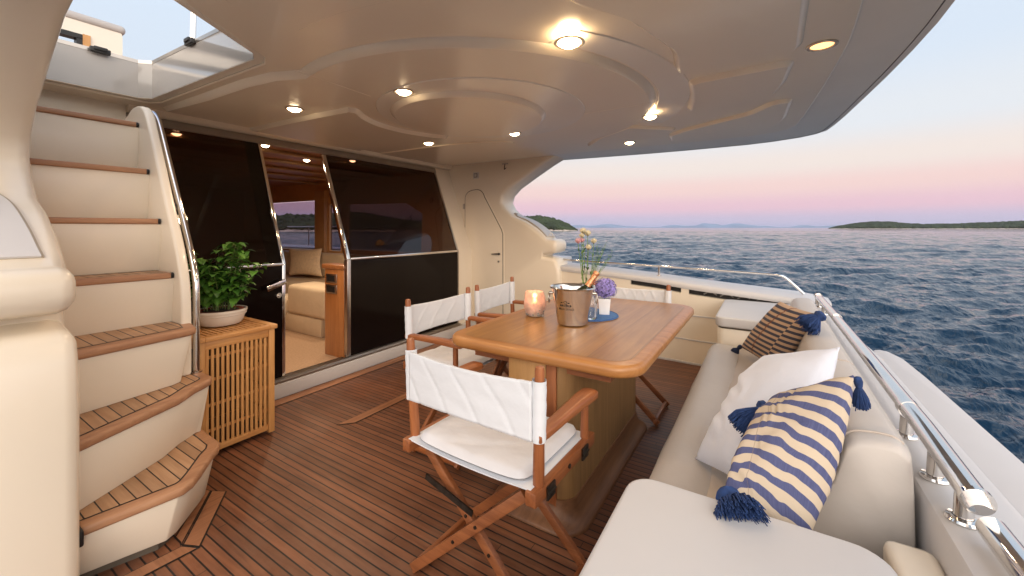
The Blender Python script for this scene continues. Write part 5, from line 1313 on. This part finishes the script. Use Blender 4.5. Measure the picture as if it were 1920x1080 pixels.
# tall flowers: stand in a slim clear vase behind the bucket
fx, fy = -.935, 2.365
th = thing('bud_vase', 'slim clear glass vase holding the tall cream flowers behind the bucket', 'vase', (fx, fy, TZ + .009))
m = MB(); m.lathe([(0, .001), (.026, .001), (.030, .01), (.022, .07), (.017, .13), (.021, .19), (.0195, .19), (.015, .13), (.020, .07), (.026, .012), (0, .008)], (fx, fy, TZ + .008), 28); obj('glass', m, M_clear, th)
th = thing('lisianthus_bouquet', 'tall cream and pink rosebud flowers with feathery green sprigs', 'flowers', (fx, fy, TZ + .02))
stm = MB(); lv = MB(); bud = MB(); bud2 = MB(); rs = random.Random(31); fwd = Vector((.848, .53, 0))
tips = [(-.028, .475, 0), (-.012, .50, 0), (.012, .485, 0), (.032, .44, 0), (-.036, .44, 1), (.005, .40, 0), (-.018, .445, 1)]
for i, (o, h, kd) in enumerate(tips):
    b0 = Vector((fx + rs.uniform(-.01, .01), fy + rs.uniform(-.01, .01), TZ + .02)); tp = Vector((fx, fy, TZ)) + fwd * (o + .0) + Vector((rs.uniform(-.015, .015), rs.uniform(-.01, .01), h))
    md = b0.lerp(tp, .55) + Vector((rs.uniform(-.006, .006), rs.uniform(-.006, .006), 0)); stm.tube([b0, md, tp], [.0024, .002, .0016], 6)
    R_ = rs.uniform(.021, .027)
    for k in range(9):
        a = k * 2.4; r = R_ * (.35 + .07 * k); e = Vector((math.cos(a), math.sin(a), 0)); f = Vector((-math.sin(a), math.cos(a), 0))
        mb = bud2 if kd else bud
        mb.add([tp, tp + e * r * .8 - f * r * .55 + Vector((0, 0, R_ * .7)), tp + e * r * .75 + Vector((0, 0, R_ * 1.7 - k * .0011)), tp + e * r * .8 + f * r * .55 + Vector((0, 0, R_ * .7))], [(0, 1, 2, 3)])
    for k in range(5):
        c = b0.lerp(tp, rs.uniform(.45, .9)); a = rs.uniform(0, 6.28); leaf(lv, c, Vector((math.cos(a), math.sin(a), 1.0)), rs.uniform(.03, .045), .010, .5)
for i in range(13):      # feathery sprigs leaning to the right
    b0 = Vector((fx + .005, fy, TZ + .14)); tp = Vector((fx, fy, TZ)) + fwd * rs.uniform(.03, .17) + Vector((0, 0, rs.uniform(.30, .46))); tp += Vector((-.53, .848, 0)) * rs.uniform(-.04, .04)
    md = b0.lerp(tp, .5) + Vector((0, 0, .015)); stm.tube([b0, md, tp], [.0014, .0011, .0007], 5)
    for k in range(11):
        t = .35 + .65 * k / 10; c = b0.lerp(md, t * 2) if t < .5 else md.lerp(tp, t * 2 - 1); a = rs.uniform(0, 6.28)
        leaf(lv, c, Vector((math.cos(a), math.sin(a), .7)), rs.uniform(.015, .026), .0045, .4)
for k in range(5):
    a = rs.uniform(2.5, 4.2); leaf(lv, Vector((fx, fy, TZ + .19)), Vector((math.cos(a), math.sin(a), .25)), .05, .022, 1)
obj('stem', stm, mat('flower_stem', (.16, .27, .06), .6, noise=(20, .2)), th); obj('leaf', lv, mat('sprig_green', (.07, .16, .04), .6, noise=(30, .3)), th)
obj('bud', bud, mat('cream_petal', (.80, .73, .52), .6, noise=(50, .12)), th, solid=.0008); obj('pink_bud', bud2, mat('pink_petal', (.78, .45, .50), .6, noise=(50, .15)), th, solid=.0008)

# ================================================================== CUSHION + CLOTH IN THE SALON
th = thing('salon_cushion', 'square cream cushion with fringed edge on the salon sofa', 'cushion', (-6.0, 3.9, .5))
surf_pillow('cover', pixw(541, 6.9, .975), pixw(604, 6.6, .985), pixw(604, 6.35, .55), pixw(541, 6.65, .54), .15, mat('salon_pillow', (.80, .64, .46), .85, noise=(30, .1)), th, n=16, seed=6, wr=.003)

# ================================================================== DOWNLIGHTS
def downlight(x, y, z, label, group, watts, r=.042, dim=1.0, tilt=0):
    th = thing('downlight', label, 'ceiling light', (x, y, z), group=group)
    m = MB(); m.lathe([(r, 0.0), (r + .014, -.001), (r + .015, -.004), (r + .010, -.007), (r + .001, -.006), (r - .003, -.001), (r, 0)], (x, y, z), 32); obj('trim_ring', m, M_ltrim, th)
    m = MB(); m.lathe([(0, -.022), (r * .3, -.0212), (r * .6, -.0175), (r * .85, -.010), (r * .98, -.004), (r * 1.0, -.001)] if dim == 1 else [(0, -.006), (r * .5, -.0055), (r, -.002)], (x, y, z), 28); obj('lens', m, M_lens if dim == 1 else M_lensd, th)
    l = bpy.data.lights.new('downlight_lamp', 'SPOT'); l.energy = watts; l.color = (1, .73, .47); l.spot_size = R(165); l.spot_blend = .6; l.shadow_soft_size = .04
    o = bpy.data.objects.new('downlight_lamp', l); scene.collection.objects.link(o); o.parent = th; o.location = (0, 0, -.03)
M_ltrim = mat('light_trim', (.75, .62, .48), .25, .5, noise=(8, .05))
M_lens = mat('lit_lens', (1, .9, .75), .4, emit=((1, .76, .46), 24)); M_lensd = mat('lit_lens_dim', (1, .7, .4), .4, emit=((1, .50, .17), 2.6))
GC = 'downlights in the overhang'
z0 = L1; PW = 12.5
downlight(-.70, 1.575, L1, 'large bright round downlight nearest the camera at the top centre of the overhang', GC, PW, .050)
downlight(-1.745, 1.63, L1 - .006, 'bright downlight beside the left edge of the small ceiling circle', GC, PW)
downlight(-2.62, 1.50, L1, 'bright downlight above the left part of the glass doors', GC, PW)
downlight(-1.745, 2.83, L1 - .006, 'small downlight on the right rim of the small ceiling circle', GC, PW)
downlight(-2.63, 2.76, L1, 'small downlight above the fixed glass panel', GC, PW)
downlight(-.685, 2.93, L1, 'downlight at the right end of the large ceiling circle', GC, PW)
downlight(-1.10, 3.88, L0, 'small downlight nearest the sea side edge of the overhang', GC, PW)
downlight(.215, 2.27, L0, 'dim orange downlight alone near the stern edge of the overhang', GC, 3, .045, .5)
GS = 'downlights in the salon ceiling'
for x, y, lb in ((-4.47, 2.70, 'salon ceiling light in the middle of the open doorway'), (-4.05, 3.0, 'salon ceiling light seen through the fixed dark glass'), (-4.0, 2.01, 'salon ceiling light at the top left of the open doorway'),
                 (-4.12, 1.37, 'salon ceiling light behind the left glass door')):
    downlight(x, y, 2.099, lb, GS, 34, .035)

# ================================================================== HAZE
m = MB(); m.box(-14000, 14000, -14000, 14000, SEA - 8, 260)
hz = obj('haze', m, mat('haze_dummy', (1, 1, 1)), smooth=False); hz['kind'] = 'stuff'
hm = bpy.data.materials.new('haze_air'); hm.use_nodes = True; t = hm.node_tree; t.nodes.clear()
pv = N(t, 'ShaderNodeVolumePrincipled'); pv.inputs['Color'].default_value = (.62, .74, .95, 1); pv.inputs['Density'].default_value = 3.6e-5; pv.inputs['Anisotropy'].default_value = 0
ho = N(t, 'ShaderNodeOutputMaterial'); t.links.new(pv.outputs[0], ho.inputs['Volume'])
hz.data.materials.clear(); hz.data.materials.append(hm)
